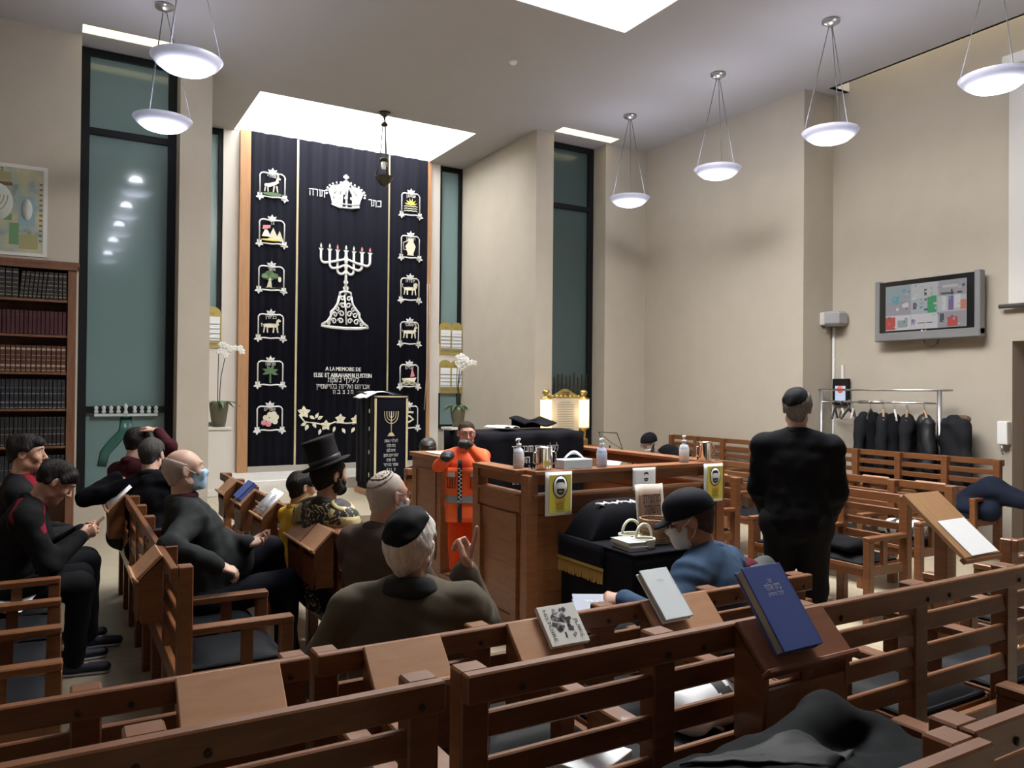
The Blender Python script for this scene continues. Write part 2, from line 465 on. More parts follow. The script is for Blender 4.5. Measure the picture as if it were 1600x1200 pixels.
M_leather = mat('black_seat_leather', (0.009, 0.010, 0.012), 0.55, spec=0.08, bump=0.06, bscale=120)
M_paper = mat('white_paper', (0.78, 0.80, 0.82), 0.6)
M_ink = mat('black_ink', (0.02, 0.02, 0.02), 0.7)

# ------------------------------------------------------------------ room shell
HC = 5.8; YF = 10.35; YB = 13.0; XW = 8.65; XT = 9.25
def wallbox(name, x0, x1, y0, y1, z0, z1, m=None):
    b = MB(); b.box(((x0 + x1) / 2, (y0 + y1) / 2, (z0 + z1) / 2), (x1 - x0, y1 - y0, z1 - z0)); return struct(b.build(name, m or M_wall))
b = MB(); b.box((3.2, 5.0, -0.1), (12.9, 17.2, 0.2)); struct(b.build('floor', M_floor))
b = MB(); b.box((3.2, -0.55, 0.075), (12.9, 5.0, 0.15)); struct(b.build('floor_rear_step', M_floor))
b = MB(); b.box((4.05, 11.0, 0.10), (4.8, 4.0, 0.2), b=0.01); struct(b.build('floor_ark_platform', M_floor))
M_marble = mat('white_marble', (0.62, 0.60, 0.56), 0.35, vscale=2.5, col2=(0.74, 0.73, 0.70), bump=0.3, bscale=14, stretch=(1, 1, 4))
b = MB(); b.box((4.15, 12.3, 0.19), (3.9, 1.4, 0.36), b=0.01); struct(b.build('floor_ark_step', M_marble))
# ceiling with its openings
holes = [(2.90, 5.56, 2.8, 7.04), (2.38, 5.74, 11.03, 12.9), (0.21, 1.32, 10.04, 10.28), (6.74, 7.84, 10.04, 10.28), (8.95, 9.25, -3.4, 6.83)]  # hall skylight's unseen near part is lengthened to bring in more light
xs = sorted(set([-3.2, 9.25] + [h[0] for h in holes] + [h[1] for h in holes])); ys = sorted(set([-3.4, YB] + [h[2] for h in holes] + [h[3] for h in holes]))
b = MB()
for i in range(len(xs) - 1):
    for j in range(len(ys) - 1):
        cx, cy = (xs[i] + xs[i + 1]) / 2, (ys[j] + ys[j + 1]) / 2
        if any(h[0] < cx < h[1] and h[2] < cy < h[3] for h in holes): continue
        b.add([(xs[i], ys[j], HC), (xs[i], ys[j + 1], HC), (xs[i + 1], ys[j + 1], HC), (xs[i + 1], ys[j], HC)], [(0, 1, 2, 3)])
struct(b.build('ceiling', M_ceil))
# walls
wallbox('wall_front_left', -3.2, 0.21, YF, YB, 0, HC)
wallbox('wall_window_left_back', 0.21, 1.28, 10.82, YB, 0, HC)
wallbox('wall_pillar_left', 1.28, 1.65, YF, YB, 0, HC)
wallbox('wall_pillar_right', 6.45, 6.77, YF, YB, 0, HC)
wallbox('wall_window_right_back', 6.77, 7.8, 10.82, YB, 0, HC)
wallbox('wall_front_right', 7.8, XT, YF, YB, 0, HC)
wallbox('wall_niche_back', 1.65, 6.45, YB, YB + 0.2, 0, HC + 1)
wallbox('wall_right', XW, XT, 7.08, YF, 0, HC)
b = MB()                                                     # the recessed right wall with its doorway
for (y0, y1, z0, z1) in ((4.73, 7.08, 0, 6.7), (3.75, 4.73, 2.31, 6.7), (-3.4, 3.75, 0, 6.7)):
    b.box((XT + 0.15, (y0 + y1) / 2, (z0 + z1) / 2), (0.3, y1 - y0, z1 - z0))
struct(b.build('wall_right_recess', M_wall))
wallbox('wall_left', -3.4, -3.2, -3.4, YF, 0, HC)
wallbox('wall_rear', -3.4, XT, -3.6, -3.4, 0, HC, mat('bounce_damping_brown', (0.06, 0.03, 0.018), 0.6, vscale=4, col2=(0.09, 0.045, 0.027), stretch=(4, 4, .5)))  # unseen wall; its dark brown surface is invented to cut bounced light
M_door = mat('dark_red_door', (0.10, 0.025, 0.018), 0.4)
b = MB(); b.box((XT + 0.27, 4.24, 1.155), (0.04, 0.98, 2.31)); dr = struct(b.build('door_1', M_door))
b = MB(); b.tube([(XT + 0.24, 4.6, 1.05), (XT + 0.19, 4.6, 1.05), (XT + 0.19, 4.48, 1.05)], 0.01); b.build('door_handle', M_steel, dr)
# light wells above the ceiling
M_glow = mat('skylight_diffuser', (0.9, 0.9, 0.9), 0.6, emit=(1.0, 1.0, 1.0), es=7.5)
M_glow2 = mat('skylight_diffuser_soft', (0.9, 0.9, 0.9), 0.6, emit=(1.0, 0.985, 0.97), es=17.0)
M_warm = mat('cove_lamp_warm', (0.9, 0.85, 0.6), 0.6, emit=(1.0, 0.92, 0.64), es=.62)
M_cove = mat('cove_tube_warm', (0.9, 0.85, 0.6), 0.6, emit=(1.0, 0.90, 0.66), es=4.5)
def well(name, x0, x1, y0, y1, zt, side, top):
    b = MB()
    for (c, s) in (((x0 - .02, (y0 + y1) / 2), (0.04, y1 - y0 + .08)), ((x1 + .02, (y0 + y1) / 2), (0.04, y1 - y0 + .08)),
                   (((x0 + x1) / 2, y0 - .02), (x1 - x0, 0.04)), (((x0 + x1) / 2, y1 + .02), (x1 - x0, 0.04))):
        b.box((*c, (HC + zt) / 2 + 0.005), (*s, zt - HC - 0.01), mi=0)
    b.box(((x0 + x1) / 2, (y0 + y1) / 2, zt + 0.02), (x1 - x0 + .08, y1 - y0 + .08, 0.04), mi=1)
    return struct(b.build(name, [side, top]))
well('ceiling_skylight_ark', *holes[1], 6.55, M_white, M_glow)
well('ceiling_skylight_hall', *holes[0], 6.5, M_white, M_glow2)
well('ceiling_slot_left', *holes[2], 5.95, M_warm, M_warm)
well('ceiling_slot_right', *holes[3], 5.95, M_warm, M_warm)
b = MB(); b.box((9.08, 1.7, 6.72), (0.4, 10.4, 0.04)); b.box((8.93, 1.7, 6.25), (0.04, 10.4, 0.9)); b.box((9.08, 6.86, 6.25), (0.34, 0.05, 0.9))
struct(b.build('ceiling_cove_right', M_white))
b = MB(); b.box((9.0, 1.7, 6.45), (0.06, 10.0, 0.05)); struct(b.build('ceiling_cove_lamp', M_cove))

# ------------------------------------------------------------------ windows
M_teal = mat('frosted_teal_glass', (0.14, 0.215, 0.21), 0.14, spec=0.5, coat=0.35)
M_teal2 = mat('frosted_teal_glass_dark', (0.045, 0.075, 0.075), 0.2, spec=0.5, coat=0.25)
M_teal3 = mat('frosted_teal_glass_pale', (0.20, 0.30, 0.31), 0.25, spec=0.5)
M_wbranch = mat('branch_green_glass', (0.03, 0.10, 0.085), 0.3)
M_wbar = mat('bar_pale_glass', (0.42, 0.48, 0.47), 0.5)
def window(name, x0, x1, y, zs, pane, fw_=0.095):
    b = MB(); z0, z1 = zs[0], zs[-1]
    b.box((x0 + fw_ / 2, y, (z0 + z1) / 2), (fw_, 0.09, z1 - z0)); b.box((x1 - fw_ / 2, y, (z0 + z1) / 2), (fw_, 0.09, z1 - z0))
    for z in zs: b.box(((x0 + x1) / 2, y, min(max(z, z0 + .04), z1 - .04)), (x1 - x0 - 2 * fw_, 0.085, 0.08))
    f = struct(b.build(name, M_black))
    for i in range(len(zs) - 1):
        p = MB(); p.box(((x0 + x1) / 2, y + 0.02, (zs[i] + zs[i + 1]) / 2), (x1 - x0 - 2 * fw_ + 0.01, 0.012, zs[i + 1] - zs[i] - 0.06)); p.build('pane', pane, f)
    return f
w1 = window('window_1', 0.215, 1.278, 10.72, [0.34, 1.43, 4.80, 5.79], M_teal)
b = MB()                                                     # small pale shapes along the low bar and the branching shape below it
for k in range(9):
    x = 0.42 + k * 0.08 + (0.02 if k > 4 else 0); h = 0.10 if k != 4 else 0.15
    b.lathe([(0.012, -h / 2), (0.03, -h / 4), (0.015, 0), (0.028, h / 4), (0.004, h / 2)], (x, 10.668, 1.43), 8, sy=0.25)
b.box((0.75, 10.668, 1.365), (0.70, 0.006, 0.03)); b.build('pale_bar_shapes', M_wbar, w1)
b = MB()
for sg in (-1, 1): b.tube([(0.75, 10.73, 1.33), (0.75 + sg * 0.03, 10.73, 1.15), (0.75 + sg * 0.14, 10.73, 1.02), (0.75 + sg * 0.23, 10.73, 0.9), (0.75 + sg * 0.26, 10.73, 0.74)], [0.06, 0.055, 0.06, 0.055, 0.05], flat=0.12, up=(0, 1, 0))
b.build('green_branch_shape', M_wbranch, w1)
wallbox('trim_sill_left', 0.215, 1.278, 10.6, 10.82, 0, 0.335)
w2 = window('window_2', 6.78, 7.79, 10.72, [0.34, 4.76, 5.79], M_teal2)
wallbox('trim_sill_right', 6.78, 7.79, 10.6, 10.82, 0, 0.335)
w3 = window('window_3', 5.97, 6.445, 12.97, [1.0, 5.79], M_teal3, 0.06)
w4 = window('window_4', 1.66, 2.23, 12.97, [1.0, 5.79], M_teal3, 0.06)
b = MB()                                                     # dark rods of an ornament standing in the right window
for k in range(9): b.box((6.95 + k * 0.078, 10.55, 1.62 + 0.02 * (k % 2)), (0.02, 0.02, 0.62 + 0.06 * (k % 3)))
b.box((7.26, 10.55, 1.34), (0.72, 0.03, 0.03)); b.box((7.26, 10.55, 1.82), (0.70, 0.02, 0.02))
rk = thing('window_grille', 'row of thin dark upright rods standing in the right window behind the lit memorial board', 'grille')
b.build('rods', mat('dark_bronze', (0.06, 0.055, 0.045), 0.5, metal=0.6), rk)
b = MB(); b.box((6.98, 10.55, 0.83), (0.03, 0.03, 1.0)); b.box((7.55, 10.55, 0.83), (0.03, 0.03, 1.0)); b.box((7.26, 10.55, 0.36), (0.7, 0.1, 0.05)); b.build('stand', MATS['dark_bronze'], rk)

# ------------------------------------------------------------------ pendant lamps
def bowl_material():
    m = bpy.data.materials.new('lamp_bowl_glass'); m.use_nodes = True; nt = m.node_tree; b = nt.nodes['Principled BSDF']
    b.inputs['Base Color'].default_value = (0.36, 0.36, 0.46, 1); b.inputs['Roughness'].default_value = 0.35
    tc = nt.nodes.new('ShaderNodeTexCoord'); sp = nt.nodes.new('ShaderNodeSeparateXYZ'); nt.links.new(tc.outputs['Object'], sp.inputs[0])
    mr = nt.nodes.new('ShaderNodeMapRange'); mr.inputs['From Min'].default_value = 0.0; mr.inputs['From Max'].default_value = 0.115
    mr.inputs['To Min'].default_value = 1.0; mr.inputs['To Max'].default_value = 0.0
    nt.links.new(sp.outputs['Z'], mr.inputs['Value'])
    pw = nt.nodes.new('ShaderNodeMath'); pw.operation = 'POWER'; pw.inputs[1].default_value = 3.2; nt.links.new(mr.outputs['Result'], pw.inputs[0])
    ml = nt.nodes.new('ShaderNodeMath'); ml.operation = 'MULTIPLY_ADD'; ml.inputs[1].default_value = 11.0; ml.inputs[2].default_value = 0.14
    nt.links.new(pw.outputs[0], ml.inputs[0]); nt.links.new(ml.outputs[0], b.inputs['Emission Strength'])
    b.inputs['Emission Color'].default_value = (0.74, 0.78, 1.0, 1)
    return m
M_bowl = bowl_material()
def pendant(label, x, y, bowl=None):
    p = thing('pendant_lamp', label, 'lamp', (x, y, 4.44), 0, 'bowl pendant lamps')
    b = MB(); b.lathe([(0.0, 0.0), (0.10, 0.006), (0.19, 0.035), (0.26, 0.085), (0.30, 0.135), (0.293, 0.14), (0.25, 0.095), (0.18, 0.048), (0.1, 0.02), (0.0, 0.014)], n=40)
    b.build('bowl_shade', M_bowl, p)
    b = MB(); b.lathe([(0.0, 1.29), (0.03, 1.29), (0.095, 1.33), (0.095, 1.357), (0.0, 1.358)], n=24); b.build('ceiling_canopy', M_steel, p)
    b = MB()
    for k in range(3):
        a = R(90 + 25) + k * 2 * PI / 3
        b.tube([(0.29 * math.cos(a), 0.29 * math.sin(a), 0.135), (0.02 * math.cos(a), 0.02 * math.sin(a), 1.30)], 0.004, 6)
    b.build('suspension_wire', mat('grey_wire', (0.12, 0.12, 0.13), 0.5), p)
    l = bpy.data.lights.new('bulb', 'POINT'); l.energy = 12; l.color = (0.86, 0.89, 1.0); l.shadow_soft_size = 0.09
    lo = bpy.data.objects.new('bulb', l); COL.objects.link(lo); lo.parent = p; lo.location = (0, 0, 0.2)
    return p
PY = [9.09, 7.31, 5.62, 3.88, 2.15]
RL = ['glowing white glass bowl lamp nearest the corner, farthest of the right row', 'glowing white glass bowl lamp, second from the corner in the right row',
      'glowing white glass bowl lamp, third from the corner, by the wall edge over the screen', 'largest glowing white bowl lamp of the right row, at the upper right edge']
LL = ['glowing white bowl lamp hanging lower in front of the tall left window', 'glowing white bowl lamp hanging higher and larger before the tall left window']
for i, y in enumerate(PY):
    pendant(RL[i] if i < 4 else 'white glass bowl lamp hanging in the right row behind the viewer', 7.29, y)
    pendant(LL[i] if i < 2 else 'white glass bowl lamp hanging in the left row behind the viewer', 0.95, y)
# small sensor on the ceiling
s = thing('smoke_detector', 'small white round detector fixed on the ceiling between the two skylights', 'detector', (4.85, 8.35, HC))
b = MB(); b.lathe([(0.0, -0.045), (0.03, -0.045), (0.05, -0.02), (0.055, 0.0), (0, 0)], n=20); b.build('housing', M_white, s)
# ------------------------------------------------------------------ ark curtain
M_navy = mat('navy_velvet', (0.003, 0.0032, 0.008), 0.85, spec=0.1, sheen=0.04)
M_silver = mat('silver_embroidery', (0.72, 0.72, 0.70), 0.5, bump=0.4, bscale=160)
M_gold = mat('gold_embroidery', (0.52, 0.44, 0.26), 0.5, bump=0.4, bscale=160)
M_cream = mat('cream_embroidery', (0.70, 0.66, 0.52), 0.6)
M_green = mat('green_embroidery', (0.10, 0.17, 0.08), 0.7)
M_pink = mat('pink_embroidery', (0.62, 0.22, 0.25), 0.7)
M_yel = mat('yellow_embroidery', (0.70, 0.55, 0.12), 0.7)
YC = 12.86
def fold(x, z=0):
    return 0.013 * math.sin(x * 21.0 + 0.5 * math.sin(x * 5)) + 0.008 * math.sin(x * 47.0 + 1.0)
def warp(b, off=0.0):
    b.v = [(p[0], p[1] - fold(p[0]) - off, p[2]) for p in b.v]; return b
cur = thing('ark_curtain', 'tall navy velvet ark curtain with silver embroidery hanging under the bright skylight', 'curtain', (0, 0, 0))
b = MB(); b.grid(lambda u, v: (5.72 - 3.10 * u, YC - fold(5.72 - 3.10 * u), 0.40 + 5.42 * v), 240, 2, th=-0.01); b.build('curtain_cloth', M_navy, cur)
b = MB()
for x in (3.385, 4.985): b.box((x, YC - 0.004, 3.1), (0.035, 0.006, 5.40))
warp(b, 0.008).build('braid_trim', M_gold, cur)
def line(b, pts, r, mi=0, n=6): b.tube([(p[0], YC - 0.012, p[1]) for p in pts], r, n, flat=0.5, up=(0, 1, 0), mi=mi)
def poly(b, pts, mi=0): b.prism(pts, 0.006, (0, YC - 0.012, 0), (1, 0, 0), (0, 0, 1), mi)
def leaf(b, x, z, a, l, wd, mi=0):
    pts = [(0, 0), (0.3, 0.5), (0.6, 0.45), (1, 0), (0.6, -0.45), (0.3, -0.5)]
    c, s = math.cos(a), math.sin(a)
    poly(b, [(x + c * l * p - s * wd * q, z + s * l * p + c * wd * q) for p, q in pts], mi)
def blob(b, x, z, rx, rz, mi=0, n=12): poly(b, [(x + rx * math.cos(2 * PI * k / n), z + rz * math.sin(2 * PI * k / n)) for k in range(n)], mi)
def quad4(b, x, z, s, mi, tail=0.0, horn=False, mane=False, leap=0.0):
    """a small four-legged animal facing right"""
    poly(b, [(x + s * p, z + s * q) for p, q in ((-.45, .05), (-.40, .22), (-.1, .26), (.25, .24 + leap), (.42, .34 + leap), (.50, .18 + leap), (.30, .02 + leap), (-.1, 0))], mi)
    poly(b, [(x + s * p, z + s * (q + leap)) for p, q in ((.28, .20), (.34, .46), (.46, .56), (.62, .46), (.60, .38), (.46, .36), (.44, .2))], mi)
    for lx, a in ((-.40, -.06), (-.26, .03), (.14, -.03), (.30, .08)):
        poly(b, [(x + s * p, z + s * q) for p, q in ((lx, .1), (lx + .1, .1), (lx + .07 + a, -.32), (lx - .0 + a, -.32))], mi)
    if tail: line(b, [(x - .42 * s, z + .16 * s), (x - .58 * s, z + .25 * s), (x - .55 * s, z + (.25 + tail) * s)], 0.008, mi)
    if horn:
        for d in (0, .1): line(b, [(x + (.44 + d * .4) * s, z + (.52 + leap) * s), (x + (.36 + d) * s, z + (.70 + leap) * s), (x + (.30 + d) * s, z + (.86 + leap) * s)], 0.006, mi)
    if mane: blob(b, x + .40 * s, z + .36 * s, .17 * s, .2 * s, mi)
def pic(b, kind, x, z, m):
    if kind == 'deer': quad4(b, x - .02, z - .04, .24, m['c'], horn=True, leap=.15); blob(b, x, z - .15, .15, .03, m['g'])
    if kind == 'tents':
        for dx, dz, s in ((-.09, -.02, .10), (.02, -.06, .12), (.12, -.08, .10)): poly(b, [(x + dx - s * .7, z + dz - .07), (x + dx, z + dz + s), (x + dx + s * .7, z + dz - .07)], m['c'])
        poly(b, [(x - .15, z + .02), (x - .03, z + .05), (x - .02, z + .10), (x - .14, z + .09)], m['p']); blob(b, x - .02, z - .14, .15, .02, m['y'])
    if kind == 'tree':
        poly(b, [(x - .07, z - .16), (x - .03, z), (x - .01, z), (x + .01, z - .16)], m['c'])
        for dx, dz, r_ in ((-.10, .02, .06), (-.03, .06, .07), (.05, .03, .06), (-.02, .0, .06)): blob(b, x + dx, z + dz, r_, r_ * .8, m['g'])
        blob(b, x + .13, z - .02, .03, .045, m['c']); blob(b, x + .04, z - .16, .14, .012, m['g'])
    if kind == 'wolf': quad4(b, x, z - .03, .26, m['c'], tail=-.2)
    if kind == 'palm':
        poly(b, [(x - .015, z - .17), (x - .012, z + .02), (x + .012, z + .02), (x + .015, z - .17)], m['g'])
        for a in (20, 65, 115, 160, -20, 200): leaf(b, x, z + .01, R(a), .13, .05, m['g'])
    if kind == 'grapes':
        for dx, dz, k in ((-.09, -.08, 'p'), (-.06, .0, 'c'), (0, .05, 'c'), (.05, .0, 'c'), (.0, -.05, 'c'), (.08, -.06, 'c'), (-.02, -.1, 'p'), (.06, .06, 'c'), (.10, .01, 'c')): blob(b, x + dx, z + dz, .045, .045, m[k])
    if kind == 'sun':
        poly(b, [(x + (.12 if k % 2 else .06) * math.cos(R(k * 15)), z - .02 + (.12 if k % 2 else .06) * math.sin(R(k * 15))) for k in range(13)], m['y'])
        for q in (-.05, -.09, -.13): line(b, [(x - .12 + .04 * i, z + q + (.012 if i % 2 else 0)) for i in range(7)], .008, m['c'])
    if kind == 'jug':
        poly(b, [(x + p, z + q) for p, q in ((-.05, .14), (.06, .14), (.05, .08), (.09, 0), (.05, -.13), (.06, -.16), (-.06, -.16), (-.05, -.13), (-.09, 0), (-.04, .08))], m['c'])
        line(b, [(x - .04, z + .10), (x - .13, z + .06), (x - .12, z - .06), (x - .07, z - .06)], .01, m['c'])
    if kind == 'lion': quad4(b, x, z - .03, .25, m['c'], tail=.2, mane=True)
    if kind == 'donkey': quad4(b, x, z - .02, .25, m['c'], tail=-.15, horn=True)
    if kind == 'ship':
        poly(b, [(x - .14, z - .06), (x + .14, z - .04), (x + .09, z - .12), (x - .10, z - .12)], m['c']); poly(b, [(x + .02, z - .03), (x + .05, z + .14), (x + .10, z - .02)], m['p'])
        for q in (-.14, -.165): line(b, [(x - .15 + .05 * i, z + q + (.012 if i % 2 else 0)) for i in range(7)], .007, m['c'])
    if kind == 'serpent': line(b, [(x - .1, z - .08), (x, z - .1), (x + .08, z - .05), (x + .02, z), (x - .06, z + .03), (x, z + .08), (x + .08, z + .07)], .018, m['c'])
MIX = dict(c=1, g=2, p=3, y=4)
def emblem(x, z, kind, word, W=0.20):
    b = MB()
    line(b, [(x - W, z - .22), (x - W, z + .12), (x - W + .02, z + .15), (x - W + .06, z + .165), (x - .05, z + .16), (x, z + .15), (x + .05, z + .16), (x + W - .06, z + .165), (x + W - .02, z + .15), (x + W, z + .12), (x + W, z - .22)], .012)
    line(b, [(x - W - .03, z - .225), (x - .1, z - .215), (x, z - .225), (x + .1, z - .215), (x + W + .03, z - .225)], .012)
    for sg in (-1, 1):
        for a in (60, 120, 200, 270, 340): leaf(b, x + sg * W, z - .225, R(a), .07, .04)
    for a in (40, 90, 140): leaf(b, x, z + .165, R(a), .09, .045)
    line(b, [(x - .05, z + .17), (x, z + .21), (x + .05, z + .17)], .012)
    b.text(word, (x, YC - 0.014, z + .095), (1, 0, 0), (0, 0, 1), .042)
    pic(b, kind, x, z - .02, MIX)
    warp(b, 0.004).build('tribe_emblem', [M_silver, M_cream, M_green, M_pink, M_yel], cur)
zc = [5.02, 4.265, 3.515, 2.74, 1.985, 1.255]
for z, k, wd in zip(zc, ('deer', 'tents', 'tree', 'wolf', 'palm', 'grapes'), ('נפתלי', 'גד', 'אשר', 'בנימין', 'מנשה', 'אפרים')): emblem(2.98, z, k, wd)
for z, k, wd in zip(zc, ('sun', 'jug', 'lion', 'donkey', 'ship', 'serpent'), ('שמעון', 'ראובן', 'יהודה', 'יששכר', 'זבולן', 'דן')): emblem(5.39, z, k, wd, 0.175)
# crown
b = MB(); X0, Z0 = 4.20, 4.80
poly(b, [(X0 + p, Z0 + q) for p, q in ((-.23, 0), (-.10, -.03), (.10, -.03), (.23, 0), (.26, .12), (.31, .25), (.25, .33), (.13, .36), (.05, .42), (0, .46), (-.05, .42), (-.13, .36), (-.25, .33), (-.31, .25), (-.26, .12))])
line(b, [(X0, Z0 + .44), (X0, Z0 + .54)], .022); blob(b, X0, Z0 + .50, .05, .03)
for k in range(15):
    a = R(-10 + 200 * k / 14); blob(b, X0 + .335 * math.cos(a), Z0 + .22 + .19 * math.sin(a), .018, .018, 0, 8)
for q in (.015, .07): line(b, [(X0 - .25, Z0 + q), (X0 - .1, Z0 + q - .03), (X0 + .1, Z0 + q - .03), (X0 + .25, Z0 + q)], .012, 1)
for k in range(5): blob(b, X0 - .2 + .1 * k, Z0 + .16 - (.015 if 0 < k < 4 else 0), .032, .03, 1)
for dx in (-.2, -.1, 0, .1, .2): line(b, [(X0 + dx, Z0 + .2), (X0 + dx * .6, Z0 + .33)], .014, 1)
warp(b, 0.006).build('crown_emblem', [M_silver, mat('grey_embroidery', (0.42, 0.42, 0.42), 0.5)], cur)
for s_, x, z, wd, h in (('תורה', 3.71, 4.92, .27, .11), ('כתר', 4.715, 4.87, .23, .11), ('A LA MEMOIRE DE', 4.19, 2.015, .62, .066), ('ELISE ET ABRAHAM BLEUSTEIN', 4.19, 1.905, 1.0, .072), ('לעילוי נשמת', 4.19, 1.825, .55, .07), ('אברהם ואליזה בלוישטיין', 4.19, 1.715, .93, .072), ('ת נ צ ב ה', 4.19, 1.63, .36, .062)):
    b = MB()
    for dx in ((-.003, 0, .003) if s_.isascii() else (0,)): b.text(s_, (x + dx, YC - .014 - dx * .05, z), (1, 0, 0), (0, 0, 1), h, width=wd)
    warp(b, 0.006).build('embroidered_lettering', M_silver, cur)
# seven-branched lamp
b = MB(); X0 = 4.215
for i in (1, 2, 3):
    for sg in (-1, 1):
        x = .142 * i; zb = 3.72 + .085 * (i - 1)
        P = [(x, 4.03), (x, zb)] + [(x - .07 + .07 * math.cos(R(15 * k)), zb - .07 * math.sin(R(15 * k))) for k in range(1, 7)]
        P += [(x - .07 - (x - .07) * .45, zb - .065 + .01 * i), (.03, zb - .03 + .015 * i), (.005, zb - .08)]
        P = [(X0 + sg * p, q) for p, q in P]
        line(b, P, .022); line(b, P, .009, 1)
for i in range(-3, 4):
    x = X0 + .142 * i
    poly(b, [(x - .045, 4.06), (x + .045, 4.06), (x + .03, 4.03), (x - .03, 4.03)]); leaf(b, x, 4.06, R(90), .09, .035, 2 if i in (-1, 2, 3) else 0)
line(b, [(X0, 4.04), (X0, 3.9), (X0, 3.6), (X0, 3.3)], .024)
for z, r_ in ((3.93, .035), (3.78, .03), (3.52, .04), (3.42, .05), (3.38, .035)): blob(b, X0, z, r_, .04)
line(b, [(X0 - .10, 3.28), (X0 - .09, 3.34), (X0 - .03, 3.36), (X0 + .03, 3.36), (X0 + .09, 3.34), (X0 + .10, 3.28)], .02)
for sg in (-1, 1):
    line(b, [(X0 + sg * p, q) for p, q in ((.10, 3.28), (.13, 3.15), (.19, 3.06), (.25, 3.0), (.25, 2.93), (.31, 2.84), (.40, 2.78))], .022)
    for (cx, cz, r_) in ((.06, 3.24, .045), (.05, 3.12, .05), (.14, 3.06, .045), (.07, 2.98, .055), (.18, 2.96, .05), (.08, 2.86, .05), (.20, 2.85, .055), (.29, 2.81, .035)):
        line(b, [(X0 + sg * (cx + r_ * (1 - k / 16) * math.cos(k * .62)), cz + r_ * (1 - k / 16) * math.sin(k * .62)) for k in range(13)], .012)
line(b, [(X0 - .41, 2.77), (X0 - .25, 2.745), (X0, 2.735), (X0 + .25, 2.745), (X0 + .41, 2.77)], .026)
line(b, [(X0 - .02, 3.30), (X0, 3.1), (X0 + .02, 2.8)], .016)
warp(b, 0.005).build('menorah_emblem', [M_silver, mat('grey_embroidery', (0.42, 0.42, 0.42), 0.5), M_pink], cur)
# flowering branch
b = MB()
line(b, [(3.45, 1.28), (3.55, 1.16), (3.72, 1.14), (3.9, 1.10), (4.05, 1.15), (4.25, 1.13), (4.5, 1.14)], .012)
for fx, fz, rr in ((3.53, 1.32, .10), (3.90, 1.10, .085), (4.15, 1.20, .085), (4.42, 1.18, .085)):
    for k in range(5): leaf(b, fx, fz, R(90 + 72 * k), rr * 1.1, rr * .75)
    blob(b, fx, fz, .022, .022, 1)
for lx, lz, a in ((3.6, 1.12, 250), (3.58, 1.14, 200), (3.68, 1.15, 300), (3.72, 1.22, 60), (3.76, 1.2, 30), (3.82, 1.04, 250), (4.06, 1.08, 250), (4.18, 1.05, 300), (4.4, 1.06, 240), (4.5, 1.06, 300), (4.55, 1.12, 30), (3.62, 1.26, 330)): leaf(b, lx, lz, R(a), .11, .055)
warp(b, 0.006).build('flower_branch_emblem', [M_cream, M_yel], cur)
# wooden jamb beside the curtain and the sill beneath it
wallbox('trim_ark_jamb', 2.47, 2.63, 12.80, 13.0, 0.37, 5.8, M_oak)
wallbox('trim_ark_jamb_right', 5.72, 5.79, 12.85, 13.0, 0.37, 5.8, M_oak)
wallbox('trim_ark_sill', 2.63, 5.72, 12.78, 13.0, 0.37, 0.46, mat('grey_stone_sill', (0.36, 0.33, 0.29), 0.5))
M_pale = mat('pale_plaster', (0.66, 0.62, 0.57), 0.8)
wallbox('trim_niche_left', 2.23, 2.47, 12.9, 13.0, 0.2, 5.8, M_pale); wallbox('trim_niche_right', 5.79, 5.985, 12.9, 13.0, 0.2, 5.8, M_pale)
c = thing('curtain_cord', 'pair of thin draw cords hanging at the right edge of the ark curtain', 'cord')
b = MB()
for dx in (0, .05): b.tube([(5.70 + dx, 12.80, 3.6), (5.70 + dx, 12.79, 2.0), (5.66 + dx, 12.79, 1.35)], 0.007, 6)
b.build('draw_cords', mat('cord_beige', (0.4, 0.36, 0.33), 0.8), c)

# ------------------------------------------------------------------ memorial tablets on the narrow windows
M_gplate = mat('gilt_plate', (0.40, 0.32, 0.10), 0.45, metal=0.35)
def tablets(label, x0, x1, z0, z1, y, words):
    t = thing('memorial_tablet', label, 'plaque', ((x0 + x1) / 2, y, z0), 0, 'twin arched memorial tablets')
    W = x1 - x0; H = z1 - z0; hw = W / 2
    pts = [(-hw, 0.0), (hw, 0.0), (hw, H - hw / 2 * .8)]
    for k in range(1, 7): a = k / 6 * PI; pts.append((hw / 2 + hw / 2 * math.cos(a), H - hw / 2 * .8 + hw / 2 * .8 * math.sin(a)))
    for k in range(1, 7): a = k / 6 * PI; pts.append((-hw / 2 + hw / 2 * math.cos(a), H - hw / 2 * .8 + hw / 2 * .8 * math.sin(a)))
    b = MB(); b.prism(pts, 0.02, (0, 0, 0), (1, 0, 0), (0, 0, 1)); b.build('plate', M_gplate, t)
    for sg in (-1, 1):
        for k in range(5):
            p = MB(); p.box((sg * hw * .5, -0.017, 0.12 + k * (H - .28) / 5 + .035), (hw * .84, 0.014, .075), b=.003); p.box((sg * hw * .5, -0.018, 0.075 + k * (H - .28) / 5), (hw * .84, 0.012, .012), mi=1)
            p.build('name_plate', [M_paper, mat('shadow_groove', (0.22, 0.2, 0.22), 0.6)], t)
    p = MB(); p.text(words[0], (-hw * .45, -0.011, H - .13), (1, 0, 0), (0, 0, 1), .03); p.text(words[1], (hw * .45, -0.011, H - .13), (1, 0, 0), (0, 0, 1), .03); p.build('lettering', mat('brown_letters', (0.16, 0.10, 0.03), 0.6), t)
tablets('gold twin arched tablet with white name strips, upper of two beside the ark', 5.99, 6.44, 2.35, 2.95, 12.88, ('זכר', 'עולם'))
tablets('gold twin arched tablet with white name strips, lower one behind the orchid', 5.99, 6.45, 1.65, 2.26, 12.88, ('זכר', 'נשמת'))
